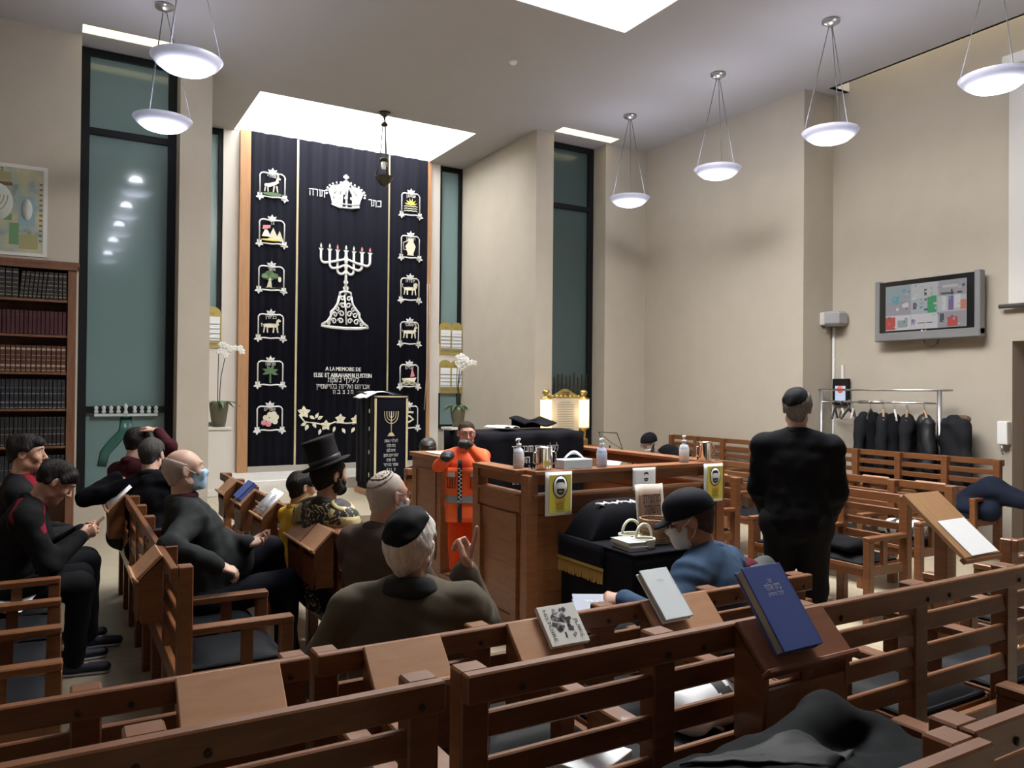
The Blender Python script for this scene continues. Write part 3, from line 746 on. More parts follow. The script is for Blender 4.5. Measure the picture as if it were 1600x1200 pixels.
tablets('gold arched tablet half hidden behind the left pillar', 1.70, 2.22, 2.33, 2.98, 12.88, ('זכר', 'עולם'))
b = MB(); b.box((6.215, 12.94, 2.1), (0.46, 0.10, 0.9)); struct(b.build('trim_panel_right', M_pale))
b = MB(); b.box((1.945, 12.94, 1.75), (0.56, 0.10, 1.15)); struct(b.build('trim_panel_left', M_pale))

# ------------------------------------------------------------------ orchids on pedestals
M_vase = mat('grey_green_vase', (0.10, 0.095, 0.06), 0.35)
M_leafm = mat('orchid_leaf', (0.045, 0.10, 0.035), 0.4)
M_petal = mat('white_petal', (0.8, 0.79, 0.76), 0.6)
def orchid(label, x, y, z, stems, seed):
    rg = random.Random(seed); t = thing('orchid', label, 'potted plant', (x, y, z))
    b = MB(); b.lathe([(0.0, 0), (0.085, 0), (0.10, .08), (0.125, .25), (0.13, .34), (0.115, .345), (0.10, .25), (0, .24)], n=20); b.build('vase', M_vase, t)
    b = MB()
    for k in range(7):
        a = R(k * 51 + 20); L = rg.uniform(.2, .34) * (1 if math.cos(a) > 0 or x > 3 else .8)
        b.grid(lambda u, v: (math.cos(a) * L * u - math.sin(a) * (v - .5) * .09 * math.sin(PI * min(1, u * .9 + .1)), math.sin(a) * L * u + math.cos(a) * (v - .5) * .09 * math.sin(PI * min(1, u * .9 + .1)), .32 + .22 * u - .28 * u * u), 8, 2, th=.004)
    b.build('leaves', M_leafm, t)
    sb = MB(); fb = MB()
    for k in range(stems):
        a = R(rg.uniform(-40, 40)); dx = math.sin(a); hgt = rg.uniform(.80, 1.0); bend = rg.uniform(.06, .28)
        P = [(0.02 * k - .02, 0, .3), (dx * .04, rg.uniform(-.03, .03), .3 + hgt * .45), (dx * .1 + .03, 0, .3 + hgt * .8), (dx * .14 + bend * .5, -.03, .3 + hgt * .93), (dx * .14 + bend, -.05, .3 + hgt * .86)]
        sb.tube(P, .006, 6)
        for q in range(6):
            f = q / 5; i = 2 + min(1, int(f * 2)); u = f * 2 - (i - 2)
            c = V(*P[i]) * (1 - u) + V(*P[min(i + 1, 4)]) * u + V(rg.uniform(-.03, .03), rg.uniform(-.04, .0), rg.uniform(-.03, .03))
            for j in range(5):
                an = R(72 * j + rg.uniform(0, 40)); fb.sphere(c + .024 * V(math.cos(an), 0, math.sin(an)), (.026, .008, .02), 8, rot=roty(-an))
    sb.build('stems', mat('orchid_stem', (0.05, 0.06, 0.03), 0.6), t); fb.build('flowers', M_petal, t)
    return t
M_ped = mat('pedestal_stone', (0.62, 0.60, 0.55), 0.6)
def pedestal(label, x, y, h, wd):
    t = thing('plant_pedestal', label, 'pedestal', (x, y, 0.2))
    b = MB(); b.box((0, 0, (h - .2) / 2), (wd * .86, wd * .86, h - .24)); b.box((0, 0, .05), (wd, wd, .1), b=.005); b.build('column', M_ped, t)
    b = MB(); b.box((0, 0, h - .22), (wd, wd, .035), b=.004); b.build('top_slab', M_ped, t)
pedestal('pale stone pedestal under the right orchid', 5.74, 11.6, 1.10, .42); orchid('white flowering orchid in a grey vase before the gold tablets', 5.74, 11.6, 1.10, 5, 3)
pedestal('pale pedestal with dark edge beside the left pillar', 1.93, 11.6, 1.16, .40); orchid('white orchid in a green vase half hidden by the left pillar', 1.985, 11.6, 1.16, 2, 8)

# ------------------------------------------------------------------ eternal lamp
n = thing('eternal_lamp', 'small dark hanging lamp on thin chains in front of the ark curtain', 'hanging lamp', (4.14, 10.90, 4.79))
M_br = mat('aged_brass', (0.055, 0.05, 0.035), 0.4, metal=0.7)
b = MB(); b.lathe([(0, 1.005), (0.085, 1.005), (0.085, .985), (0.02, .94), (0.012, .90), (0, .9)], n=18); b.lathe([(0, .80), (.045, .81), (.055, .83), (.03, .86), (0, .87)], n=16); b.build('ceiling_rose', M_br, n)
b = MB()
for k in range(3):
    a = R(30 + 120 * k); c, s_ = math.cos(a), math.sin(a)
    b.tube([(.02 * c, .02 * s_, .9), (.05 * c, .05 * s_, .45), (.085 * c, .085 * s_, .22), (.12 * c, .12 * s_, 0.04)], .008, 6)
b.tube([(0, 0, .9), (0, 0, .84)], .008, 6); b.build('chain', M_br, n)
b = MB(); b.lathe([(0, -.09), (.03, -.085), (.07, -.05), (.11, -.0), (.135, .045), (.14, .055), (.12, .055), (.09, .0), (0, -.03)], n=24); b.build('bowl', M_br, n)
b = MB(); b.lathe([(0, .27), (.05, .27), (.065, .32), (.06, .325), (.0, .33)], n=18); b.build('shade_cap', M_br, n)
b = MB(); b.lathe([(0, .17), (.035, .175), (.045, .21), (.045, .27), (0, .275)], n=16); b.build('glass_bulb', mat('bulb_glass', (0.7, 0.7, 0.68), 0.3, emit=(1, .95, .85), es=.2), n)
# ------------------------------------------------------------------ pews
M_deskr = mat('red_brown_desk_wood', (0.19, 0.075, 0.04), 0.4, spec=0.5, vscale=7.0, col2=(0.25, 0.105, 0.06), stretch=(1.0, 6.0, 2.0))
HP = 0.93                                                    # height of a pew back
def desk_parts(pw, xc, wd, t=HP, m=None, box=0.30):
    m = m or M_wood2
    """sloping book desk with a ledge on the rear of the pew back"""
    d = MB(); ang = R(45); L = .155
    d.box((xc, -.032 - .054, t - .050), (wd, L, .016), rotx(ang), b=.003)
    dk = d.build('book_desk', m, pw)
    e = MB(); e.box((xc, -.032 - .112, t - .098), (wd + .012, .014, .036), rotx(ang), b=.003); e.build('ledge', m, dk)
    s = MB()
    for sg in (-1, 1): s.prism([(-.028, t - .012), (-.132, t - .112), (-.132, t - .16), (-.12, t - box), (-.028, t - box)], .016, (xc + sg * (wd / 2 - .012), 0, 0), (0, 1, 0), (0, 0, 1))
    s.box((xc, -.122, t - .15 - (box - .15) / 2), (wd - .03, .014, box - .15)); s.box((xc, -.08, t - box + .008), (wd - .03, .10, .014)); s.build('desk_box', M_wood, dk)
def pew(label, x, y, z0, rz, n, pitch, desks=(), seats=True, group='slatted wooden pews', low=False, arms=True, name='pew', t=HP, cat='pew'):
    """n joined seats; local x runs along the pew, +y is the way the sitters face, origin under the left end of the back"""
    pw = thing(name, label, cat, (x, y, z0), rz, group); L = n * pitch
    b = MB(); b.box((L / 2, -.013, t - .033), (L + .075, .032, .066), b=.004)
    tr = b.build('top_rail', M_wood, pw)
    for i in range(n + 1):
        for dx in (-.02, .10):
            if 0 <= i * pitch + dx <= L:
                b = MB(); b.lathe([(0.0, .004), (.008, .003), (.009, -.004)], (i * pitch + dx, -.030, t - .045), 10, rot=rotx(PI / 2)); b.build('peg', mat('peg_dark', (0.03, 0.012, 0.007), 0.5), tr)
    b = MB(); k = 0
    while t - .135 - .106 * k > .50:
        b.box((L / 2, .022, t - .135 - .106 * k), (L, .022, .058), rotx(R(-6)), b=.004); k += 1
    b.box((L / 2, .02, .40), (L, .03, .09), b=.004); b.build('back_slats', M_wood, pw)
    for i in range(n + 1):
        b = MB(); b.box((i * pitch, .035, t / 2 - .001), (.072, .062, t - .002), b=.005); b.build('post', M_wood, pw)
    if seats:
        for i in range(n):
            b = MB(); b.box(((i + .5) * pitch, .28, .425), (pitch - .07, .43, .03), b=.004); b.box(((i + .5) * pitch, .465, .385), (pitch - .05, .025, .06)); st = b.build('seat', M_wood, pw)
            b = MB(); b.grid(lambda u, v: ((i + .5) * pitch + (pitch - .095) * (u - .5), .075 + .405 * v, .447 + .045 * (1 - abs(2 * u - 1) ** 6) * (1 - abs(2 * v - 1) ** 6)), 14, 14, th=0.0)
            b.box(((i + .5) * pitch, .28, .448), (pitch - .085, .415, .02), b=.006); b.build('cushion', M_leather, st)
        if arms:
            for i in range(n + 1):
                b = MB(); b.box((i * pitch, .275, .637), (.066, .46, .034), b=.005); b.box((i * pitch, .475, .31), (.058, .058, .62), b=.005)
                b.box((i * pitch, .27, .40), (.035, .36, .07), b=.004); b.box((i * pitch, .30, .53), (.03, .05, .19)); b.build('armrest', M_wood, pw)
    else:
        for i in range(n + 1):
            b = MB(); b.box((i * pitch, -.06, .12), (.06, .06, .24)); b.build('foot', M_wood, pw)
    for q in desks: desk_parts(pw, q[0], q[1], t, *q[2:])
    return pw
Q = PI / 2
# rows facing the ark (upper step, then main floor)
pew('nearest pew at the lower left corner, its right end post at the gap', -.396, 1.54, .15, 0, 2, .543)
pew('near pew carrying the tilted blue book on its desk', .815, 1.54, .15, 0, 5, .553, desks=[(.935, .345, M_deskr)])
pew('pew end at the lower right corner with the dark coat beside it', .89, .80, .15, 0, 1, .53)
pew('pew cut by the lower right corner, right of the dark coat', 1.505, .84, .15, 0, 3, .53)
pew('left pew of the second row with a pinkish bare book desk', -.98, 2.26, 0, 0, 3, .528, desks=[(1.395, .27)])
pew('second row pew behind the white-haired man, holding the white book', .70, 2.26, 0, 0, 4, .515, desks=[(.22, .25), (.71, .25), (1.31, .32)])
# side rows on the left, facing the middle
pew('left side pew with bare book desk at its near end, seating the masked man', .46, 7.2, 0, -Q, 7, .505, desks=[(3.17, .27), (.88, .27)])
pew('middle side pew with a double book desk, seating the man in the top hat', 1.335, 7.5, 0, -Q, 7, .55, desks=[(2.93, .28), (3.23, .27), (1.98, .30), (1.30, .27), (.62, .27)])
pew('side pew at the left picture edge, where the two dark-haired youths sit', -.47, 7.0, 0, -Q, 7, .505)
# side rows on the right, facing the middle
pew('right side pew with its near end by the reading stand', 6.60, 3.85, 0, Q, 8, .53, desks=[(.22, .27), (.75, .27), (3.0, .27)])
pew('short chair-like pew at the right of the standing man', 5.62, 3.62, 0, Q, 2, .55)
pew('short slatted pew with a dark bag, between the standing man and the yellow poster', 5.42, 5.15, 0, Q, 2, .55, desks=[(.3, .27)])
pew('long high-backed bench along the right wall under the coat rack', 8.52, 4.48, 0, Q, 9, .555, t=1.03)
pew('pew end post at the right picture edge, beyond the reading stand', 4.46, 2.26, 0, 0, 2, .53)
# ------------------------------------------------------------------ bookcase, books and poster on the left
def obj1(name, b, mats, label, cat, loc=(0, 0, 0), rz=0.0, group=None):
    o = b.build(name, mats); o.location = loc; o.rotation_euler = (0, 0, rz); return tag(o, label, cat, group)
M_case = mat('bookcase_wood', (0.11, 0.045, 0.022), 0.5, vscale=5, col2=(0.17, 0.075, 0.037), stretch=(6, 6, .8))
bc = thing('bookcase', 'tall dark wooden bookcase full of old bound volumes against the left wall', 'bookcase', (-.55, 10.14, 0))
SZ = [.12, .64, 1.05, 1.46, 1.86, 2.27, 2.66]
b = MB()
for x in (-.97, .69): b.box((x, 0, 1.53), (.085, .36, 3.06), b=.004)
b.box((-.14, .17, 1.53), (1.6, .02, 3.0)); b.build('side_frame', M_case, bc)
b = MB(); b.box((-.14, 0, 3.06), (1.80, .40, .05), b=.006); b.box((-.14, -.01, 3.02), (1.76, .38, .05)); b.build('cornice', M_case, bc)
for z in SZ:
    b = MB(); b.box((-.14, .0, z - .012), (1.58, .34, .024)); b.build('shelf', M_case, bc)
b = MB(); b.box((-.14, 0, .05), (1.66, .36, .1)); b.build('plinth', M_case, bc)
def book_mesh(w, h, d, cover, bands):
    b = MB(); b.box((0, 0, h / 2), (w, d, h), b=.003)
    for z0, z1, mi in bands: b.box((0, -d / 2 - .0008, (z0 + z1) / 2 * h), (w * .9, .002, (z1 - z0) * h), mi=mi)
    return b
C_bk = [mat('binding_black', (0.012, 0.011, 0.012), 0.5), mat('binding_maroon', (0.045, 0.008, 0.012), 0.5), mat('binding_brown', (0.07, 0.022, 0.012), 0.5), mat('binding_dark_blue', (0.012, 0.014, 0.02), 0.5)]
C_gd = mat('gilt_lettering', (0.28, 0.24, 0.15), 0.6); C_cr = mat('spine_label_cream', (0.30, 0.24, 0.17), 0.7); C_wh = mat('spine_label_grey', (0.17, 0.17, 0.17), 0.7)
shelves = [(2.66, .30, 0, [(.08, .11, 1), (.2, .22, 1), (.35, .37, 1), (.5, .52, 1), (.65, .67, 1), (.85, .88, 1)], C_gd, 'black volume with pale banded spine on the top shelf', 'black banded volumes, top shelf'),
           (2.27, .26, 1, [(.1, .12, 1), (.8, .82, 1)], mat('dull_gilt', (0.12, 0.05, 0.04), 0.5), 'dark maroon volume on the second shelf from the top', 'maroon volumes, second shelf'),
           (1.86, .29, 2, [(.05, .08, 1), (.2, .28, 1), (.45, .47, 1), (.62, .64, 1), (.82, .90, 1)], C_cr, 'brown volume with cream banded spine on the third shelf', 'brown banded volumes, third shelf'),
           (1.46, .32, 3, [(.03, .06, 1), (.2, .24, 1), (.5, .53, 1), (.7, .72, 1)], C_wh, 'near-black volume with grey marks on the fourth shelf', 'dark volumes, fourth shelf'),
           (1.05, .32, 0, [(.05, .08, 1), (.4, .43, 1), (.6, .62, 1)], C_wh, 'near-black tall volume on the fifth shelf', 'dark volumes, fifth shelf'),
           (.64, .31, 3, [(.05, .07, 1), (.5, .52, 1)], C_wh, 'near-black volume on the low shelf behind the youths', 'dark volumes, low shelf')]
rg = random.Random(4)
for si, (z, h, c, bands, bm, lab, grp) in enumerate(shelves):
    x = .085; first = [None, None]
    while x > -.66:
        big = si == 0 and x < -.33
        w = .055 if big else (.034 if si != 2 else .041)
        k = 1 if big else 0
        if first[k] is None:
            o = book_mesh(w, h * (1.06 if big else 1), .24, c, bands).build('bound_volume', [C_bk[c], bm])
            first[k] = o
        else:
            o = first[k].copy(); COL.objects.link(o)
        tag(o, lab, 'book', grp)
        o.location = (x - w / 2 - .0, 10.09 + rg.uniform(-.008, .008), z + .001)
        o.rotation_euler = (0, R(5) if (si == 0 and not big and x < -.05) else 0, 0)
        x -= w + .004 + (0.002 if si else .003)
o = MB(); o.box((0, 0, .13), (.05, .2, .26)); obj1('box_file', o, M_paper, 'pale cardboard file at the left end of the second shelf', 'box file', (-.60 - .1, 10.09, 2.271))
# poster above the bookcase
po = thing('wall_poster', 'colourful greenish paper poster hanging above the bookcase', 'poster', (-.55, 10.34, 3.17))
def art_material():
    m = bpy.data.materials.new('painted_print'); m.use_nodes = True; nt = m.node_tree; b = nt.nodes['Principled BSDF']; b.inputs['Roughness'].default_value = .6
    tc = nt.nodes.new('ShaderNodeTexCoord'); v = nt.nodes.new('ShaderNodeTexNoise'); v.inputs['Scale'].default_value = 6; v.inputs['Detail'].default_value = 3; nt.links.new(tc.outputs['Object'], v.inputs['Vector'])
    r = nt.nodes.new('ShaderNodeValToRGB'); e = r.color_ramp.elements; e[0].position = .3; e[1].position = .72
    e[0].color = (.20, .25, .18, 1); e[1].color = (.48, .45, .34, 1); q = e.new(.45); q.color = (.32, .38, .36, 1); q = e.new(.55); q.color = (.42, .40, .24, 1)
    nt.links.new(v.outputs['Fac'], r.inputs['Fac']); nt.links.new(r.outputs['Color'], b.inputs['Base Color']); return m
b = MB(); b.box((-.05, 0, .51), (.98, .008, 1.02)); b.build('paper_sheet', mat('poster_white', (.62, .62, .58), .6), po)
b = MB(); b.box((-.05, -.005, .51), (.90, .004, .94)); b.build('print', art_material(), po)
C_p = [mat('print_blue', (.25, .36, .40), .6), mat('print_olive', (.32, .30, .14), .6), mat('print_green', (.13, .27, .12), .6), mat('print_pale', (.50, .54, .50), .6), mat('print_brown', (.16, .10, .05), .6), M_ink]
b = MB()
b.box((.24, -.008, .50), (.16, .003, .34), mi=0); b.lathe([(0, 0), (.055, 0), (.055, .003), (0, .003)], (.24, -.010, .52), 20, mi=3, rot=rotx(PI / 2), sy=2.2)
b.box((-.05, -.008, .42), (.30, .003, .07), mi=2); b.box((.12, -.008, .24), (.09, .003, .24), mi=2); b.box((.26, -.008, .16), (.18, .003, .16), mi=1)
b.lathe([(0, 0), (.17, 0), (.17, .003), (0, .003)], (-.06, -.0095, .58), 28, mi=3, rot=rotx(PI / 2), sy=1.25); b.box((-.08, -.008, .87), (.34, .003, .10), mi=1); b.box((-.08, -.008, .79), (.36, .003, .04), mi=4)
for k in range(3): b.tube([(-.06 + (.05 + .035 * k) * math.cos(R(180 + 15 * i)), -.012, .66 + (.08 + .05 * k) * math.sin(R(180 + 15 * i))) for i in range(13)], .006, 5, mi=1)
for k in range(12): b.box((.375, -.008, .18 + .058 * k), (.03, .003, .02), mi=4)
b.text('נר תמיד', (-.10, -.010, .925), (1, 0, 0), (0, 0, 1), .04, mi=5); b.build('print_shapes', C_p, po)

# ------------------------------------------------------------------ bimah (reading platform)
bi = thing('bimah', 'wooden railed reading platform with panels in the middle of the hall', 'platform', (2.74, 4.45, 0))
W, Dp = 1.71, 2.0
b = MB(); b.box((W / 2, 1.0, .1), (W, 2.0, .2)); b.build('platform_floor', M_wood3, bi)
def railing(p0, p1, nm, posts=True):
    p0, p1 = V(*p0, 0), V(*p1, 0); d = unit(p1 - p0); Z = V(0, 0, 1)
    b = MB(); b.beam(p0 + Z * 1.155, p1 + Z * 1.155, .14, .03, b=.004); b.beam(p0 + Z * 1.105, p1 + Z * 1.105, .05, .07); b.build('top_rail', M_wood3, bi)
    b = MB(); b.beam(p0 + Z * .935, p1 + Z * .935, .06, .12, b=.004); b.build('lower_rail', M_wood3, bi)
    b = MB(); b.beam(p0 + Z * .44, p1 + Z * .44, .035, .88)
    L = np.linalg.norm(p1 - p0); s = np.cross(d, Z)
    for zz in (.10, .80): b.beam(p0 + Z * zz, p1 + Z * zz, .06, .12)
    for t in (0, 1): b.beam(p0 + d * (L * t + (.05 if t == 0 else -.05)) + Z * .02, p0 + d * (L * t + (.05 if t == 0 else -.05)) + Z * .867, .09, .067)
    for k in range(1, 4): b.beam(p0 + Z * (.2 + .15 * k), p1 + Z * (.2 + .15 * k), .0385, .006)
    b.build(nm, M_wood3, bi)
    b = MB(); b.beam(p0 + Z * 1.0 + s * 0, p1 + Z * 1.0, .12, .015); b.build('book_shelf', M_wood3, bi)
railing((0, 0), (W, 0), 'front_panel'); railing((0, .08), (0, .70), 'side_panel'); railing((W, .08), (W, 1.95), 'side_panel')
for x, y in ((0, 0), (W, 0), (0, .70), (W, 1.95)):
    b = MB(); b.box((x, y, .57), (.085, .085, 1.14), b=.004); b.build('corner_post', M_wood3, bi)
lb = thing('lectern_block', 'panelled wooden cabinet block with papers on top, left of the boy in orange', 'cabinet', (2.74, 5.84, 0))
b = MB(); b.box((.16, .30, .66), (.32, .60, .92), b=.004)
for (y0, y1, z0, z1) in ((.10, .50, .30, 1.02),):
    for (c, s) in (((-.003, (y0 + y1) / 2, z0), (.012, y1 - y0, .02)), ((-.003, (y0 + y1) / 2, z1), (.012, y1 - y0, .02)), ((-.003, y0, (z0 + z1) / 2), (.012, .02, z1 - z0)), ((-.003, y1, (z0 + z1) / 2), (.012, .02, z1 - z0))): b.box(c, s)
b.build('body', M_wood3, lb)
b = MB(); b.box((.16, .30, 1.14), (.37, .64, .035), b=.004); b.build('top_board', M_wood3, lb)
b = MB(); b.box((0, 0, .004), (.24, .34, .008)); obj1('paper_stack', b, M_paper, 'white papers lying on the cabinet block left of the boy', 'papers', (2.90, 6.08, 1.159))
# reading table inside, under a black cloth
M_cloth = mat('black_table_cloth', (0.005, 0.005, 0.008), 0.85, spec=0.1)
rt_ = thing('reading_table', 'wide table under a black lettered cloth behind the boy in orange', 'table', (3.77, 6.42, 0))
b = MB(); b.box((0, 0, .75), (.98, .6, 1.10), b=.01); b.build('table_body', M_wood3, rt_)
b = MB()
def tcl(u, v):
    x = -.56 + 1.12 * u; q = (v - .5) * 2
    if v < .4: y = -.34; z = .62 + (1.30 - .62) * (v / .4)
    elif v < .6: y = -.34 + .68 * (v - .4) / .2; z = 1.31 + .06 * math.sin(PI * (v - .4) / .2) * .5
    else: y = .34; z = 1.31 - .69 * (v - .6) / .4
    return (x, y + .012 * math.sin(x * 19) * (1 if v < .4 else 0), z)
b.grid(tcl, 60, 40, th=.008)
for sg in (-1, 1): b.grid(lambda u, v: (sg * (.555 + .01 * math.sin(u * 14)), .345 * (2 * u - 1) * -sg, .62 + .705 * v), 20, 4, th=.006)
b.build('cloth', M_cloth, rt_)
for s_, z, wd in (('לעילוי נשמת החבר היקר', 1.15, .50), ('הכהן', 1.05, .16), ('נפטר ב א לחשון', .95, .36), ('ת נ צ ב ה', .86, .2)):
    b = MB(); b.text(s_, (.02 if wd > .2 else -.12, -.362, z), (1, 0, 0), (0, 0, 1), .055, width=wd); b.build('embroidered_lettering', M_silver, rt_)
b = MB(); b.grid(lambda u, v: (.20 * (u - .5), .28 * (v - .5), .03 * abs(math.sin(PI * 2 * u)) * .6 + .002), 16, 2, th=-.006); o = obj1('open_book', b, M_paper, 'open white book lying on the black-clothed reading table', 'book', (3.60, 6.35, 1.352), .2)
b = MB(); b.grid(lambda u, v: (.36 * (u - .5), .30 * (v - .5), .05 + .05 * v + .02 * math.sin(7 * u)), 14, 8, th=.012); b.box((0, .12, .04), (.3, .06, .08)); obj1('book_cushion', b, M_cloth, 'dark cloth bundle propped on the right end of the reading table', 'cloth', (4.0, 6.45, 1.34))
# the draped stand before the ark
am = thing('draped_lectern', 'tall lectern draped in navy cloth with a gold-edged panel and silver menorah', 'lectern', (4.09, 10.75, .2))
b = MB(); b.box((0, 0, .04), (.56, .74, .08), b=.006); b.build('base', M_oak, am)
b = MB(); b.grid(lambda u, v: ((-.245 + .49 * u), -.36 - .008 * math.sin(u * 25) * (1 - v), .10 + 1.33 * v), 30, 6, th=-.01)
b.box((0, .0, .74), (.48, .70, 1.30))
for sg in (-1, 1): b.grid(lambda u, v: (sg * (.25 + .01 * math.sin(u * 22)), (-.36 + .72 * (u if sg > 0 else 1 - u)), .16 + 1.27 * v), 24, 4, th=-.008)
b.box((0, 0, 1.42), (.52, .76, .05), rotx(R(6)), b=.01); b.build('drape', M_navy, am)
b = MB()
for sg in (-1, 1): b.box((sg * .235, -.374, .76), (.03, .008, 1.3))
b.box((0, -.374, 1.40), (.49, .008, .03)); b.build('gold_edging', M_gold, am)
b = MB()
for i in (1, 2, 3):
    P = [(.034 * i * math.cos(R(180 + 15 * k)), -.374, 1.15 + .034 * i * 1.2 * math.sin(R(180 + 15 * k))) for k in range(13)]
    b.tube([(P[0][0], -.374, 1.20)] + P + [(P[-1][0], -.374, 1.20)], .006, 6)
b.tube([(0, -.374, 1.20), (0, -.374, .90)], .008, 6); b.prism([(-.055, .85), (.055, .85), (.02, .90), (-.02, .90)], .006, (0, -.374, 0)); b.build('menorah_emblem', M_gold, am)
for k, (s_, wd) in enumerate((('לעילוי נשמת', .20), ('בתיה מלכה', .13), ('שיינה לאה', .13), ('יצחק יעקב הכהן', .22), ('חיה שרה', .13), ('אסתר בת דוד', .22), ('ת נ צ ב ה', .13))):
    b = MB(); b.text(s_, (0, -.374, .765 - .067 * k), (1, 0, 0), (0, 0, 1), .036, width=wd); b.build('embroidered_lettering', M_silver, am)
b = MB()
for z in (.3, .62, .95, 1.2): b.sphere((-.262, -.2, z), (.006, .02, .035), 8)
b.build('side_emblem', M_silver, am)
b = MB(); b.grid(lambda u, v: (-.36 + .42 * u, -.30 + .55 * v, .0 + .05 * math.sin(PI * u) + .008 * math.sin(9 * v) - .05 * (1 - u) ** 2), 16, 8, th=.006); obj1('white_cloth', b, M_paper, 'white folded cloth hanging off the top left of the draped lectern', 'cloth', (4.09, 10.72, 1.635))
# ------------------------------------------------------------------ lit memorial board
mb_ = thing('memorial_board', 'lit gilt memorial board with two glowing scroll lamps and a crown top', 'memorial board', (6.62, 9.75, .90))
M_gilt = mat('bright_gilt', (0.62, 0.46, 0.16), 0.3, metal=0.9); M_lampw = mat('glowing_parchment', (.9, .7, .4), .5, emit=(1.0, .66, .28), es=1.8)
b = MB(); b.box((.03, 0, .045), (.62, .24, .09), b=.006); b.build('base', M_gilt, mb_)
b = MB(); b.box((0, .0, .40), (.50, .03, .62), b=.004); b.build('text_plate', mat('plate_beige', (.42, .38, .30), .4), mb_)
b = MB()
for k in range(14): b.box((0, -.017, .64 - .036 * k), (.30 if k else .18, .002, .009))
b.build('engraved_lines', mat('engraved_grey', (.2, .18, .15), .6), mb_)
for sg in (-1, 1):
    b = MB(); b.lathe([(0, .26), (.085, .26), (.085, .68), (0, .68)], (sg * .34, 0, 0), 24); lm = b.build('scroll_lamp', M_lampw, mb_)
    b = MB(); b.lathe([(0, .68), (.09, .68), (.09, .70), (.03, .715), (.03, .74), (.05, .76), (.058, .79), (.045, .82), (0, .835)], (sg * .34, 0, 0), 20); b.build('finial', M_gilt, mb_)
    b = MB(); b.lathe([(0, .09), (.05, .09), (.03, .12), (.045, .14), (.03, .16), (.045, .18), (.03, .20), (.045, .22), (.09, .245), (.09, .26), (0, .26)], (sg * .34, 0, 0), 20); b.build('roller_handle', M_gilt, mb_)
    l = bpy.data.lights.new('scroll_bulb', 'POINT'); l.energy = 2; l.color = (1, .7, .35); l.shadow_soft_size = .08; lo = bpy.data.objects.new('scroll_bulb', l); COL.objects.link(lo); lo.parent = mb_; lo.location = (sg * .34, -.16, .47)
b = MB(); b.prism([(-.30, .70), (.30, .70), (.30, .735), (.2, .75), (.12, .79), (.05, .83), (0, .84), (-.05, .83), (-.12, .79), (-.2, .75), (-.30, .735)], .03)
for k in range(7): b.sphere((-.24 + .08 * k, -.018, .73), (.022, .01, .018), 8)
b.build('crown_arch', M_gilt, mb_)
b = MB(); b.text('מנין', (0, -.02, .745), (1, 0, 0), (0, 0, 1), .05); b.build('lettering', M_ink, mb_)
cb = thing('side_cabinet', 'low dark wooden cabinet carrying the lit memorial board', 'cabinet', (6.65, 9.75, 0))
b = MB(); b.box((0, 0, .44), (1.0, .5, .88), b=.005); b.build('body', M_wood3, cb)
for sg in (-1, 1):
    b = MB(); b.box((sg * .24, -.258, .44), (.45, .018, .78), b=.004); dd = b.build('door', M_wood3, cb); b = MB(); b.sphere((sg * .05, -.275, .5), .014, 8); b.build('knob', M_steel, dd)
bs = thing('wire_book_rest', 'thin black wire book rest right of the lit memorial board', 'book rest', (7.16, 9.3, .0))
b = MB(); P = [(-.17, .1, 1.10), (.17, .1, 1.08), (.19, -.02, .84), (-.15, -.02, .86)]; b.tube(P, .007, 6, closed=True); b.tube([P[0], (.0, .03, .95), P[2]], .004, 6); b.build('wire_frame', M_black, bs)
b = MB(); b.tube([(0, .05, .9), (0, .12, .0)], .012, 8); b.tube([(-.16, 0, .012), (.16, .2, .012)], .012, 8); b.tube([(.16, 0, .012), (-.16, .2, .012)], .012, 8); b.build('stand', M_black, bs)

# ------------------------------------------------------------------ things on the bimah rail and its notices
M_clear = mat('clear_plastic', (.62, .66, .74), .15, spec=.6, alpha=.9); M_lab = mat('white_label', (.75, .75, .76), .5)
def bottle(label, x, y, liquid, labc):
    t = thing('sanitizer_bottle', label, 'bottle', (x, y, 1.171), 0, 'hand sanitizer bottles on the railing')
    b = MB(); b.lathe([(0, 0), (.034, 0), (.037, .006), (.037, .105), (.03, .128), (.015, .14), (.015, .15), (0, .15)], n=20); b.build('bottle_body', liquid, t)
    b = MB(); b.lathe([(.0374, .02), (.0378, .021), (.0378, .10), (.0374, .101)], n=20, cap=False); b.build('paper_label', labc, t)
    b = MB(); b.lathe([(0, .15), (.017, .15), (.017, .168), (.006, .172), (.006, .19), (.013, .192), (.013, .203), (0, .205)], n=14); b.tube([(0, 0, .198), (-.03, -.02, .198), (-.036, -.025, .188)], .006, 6); b.build('pump', M_paper, t)
bottle('clear pump bottle with white label at the left corner of the railing', 2.755, 4.62, M_clear, M_lab)
bottle('pump bottle with bluish gel in the middle of the railing', 3.33, 4.44, mat('blue_gel', (.45, .5, .68), .2, spec=.6), mat('gel_label', (.55, .58, .72), .4))
bottle('clear pump bottle standing left of the right steel cup', 4.13, 4.47, M_clear, M_lab)
def cup(label, x, y, yellow):
    t = thing('washing_cup', label, 'cup', (x, y, 1.171), 0, 'steel two-handled washing cups')
    b = MB(); b.lathe([(0, 0), (.056, 0), (.058, .004), (.058, .145), (.062, .150), (.059, .152), (.054, .146), (.054, .01), (0, .008)], n=28); b.build('cup_body', M_chrome, t)
    for sg in (-1, 1):
        b = MB(); b.tube([(sg * .056, -.01, .12), (sg * .088, -.01, .115), (sg * .09, -.01, .05), (sg * .056, -.01, .035)], .006, 8); b.build('handle', M_chrome, t)
    if yellow:
        b = MB(); b.box((-.015, -.0585, .045), (.04, .003, .035)); b.build('sticker', M_yel, t)
cup('steel washing cup with a yellow sticker at the left corner of the railing', 2.86, 4.46, True); cup('steel washing cup at the right end of the railing', 4.33, 4.46, False)
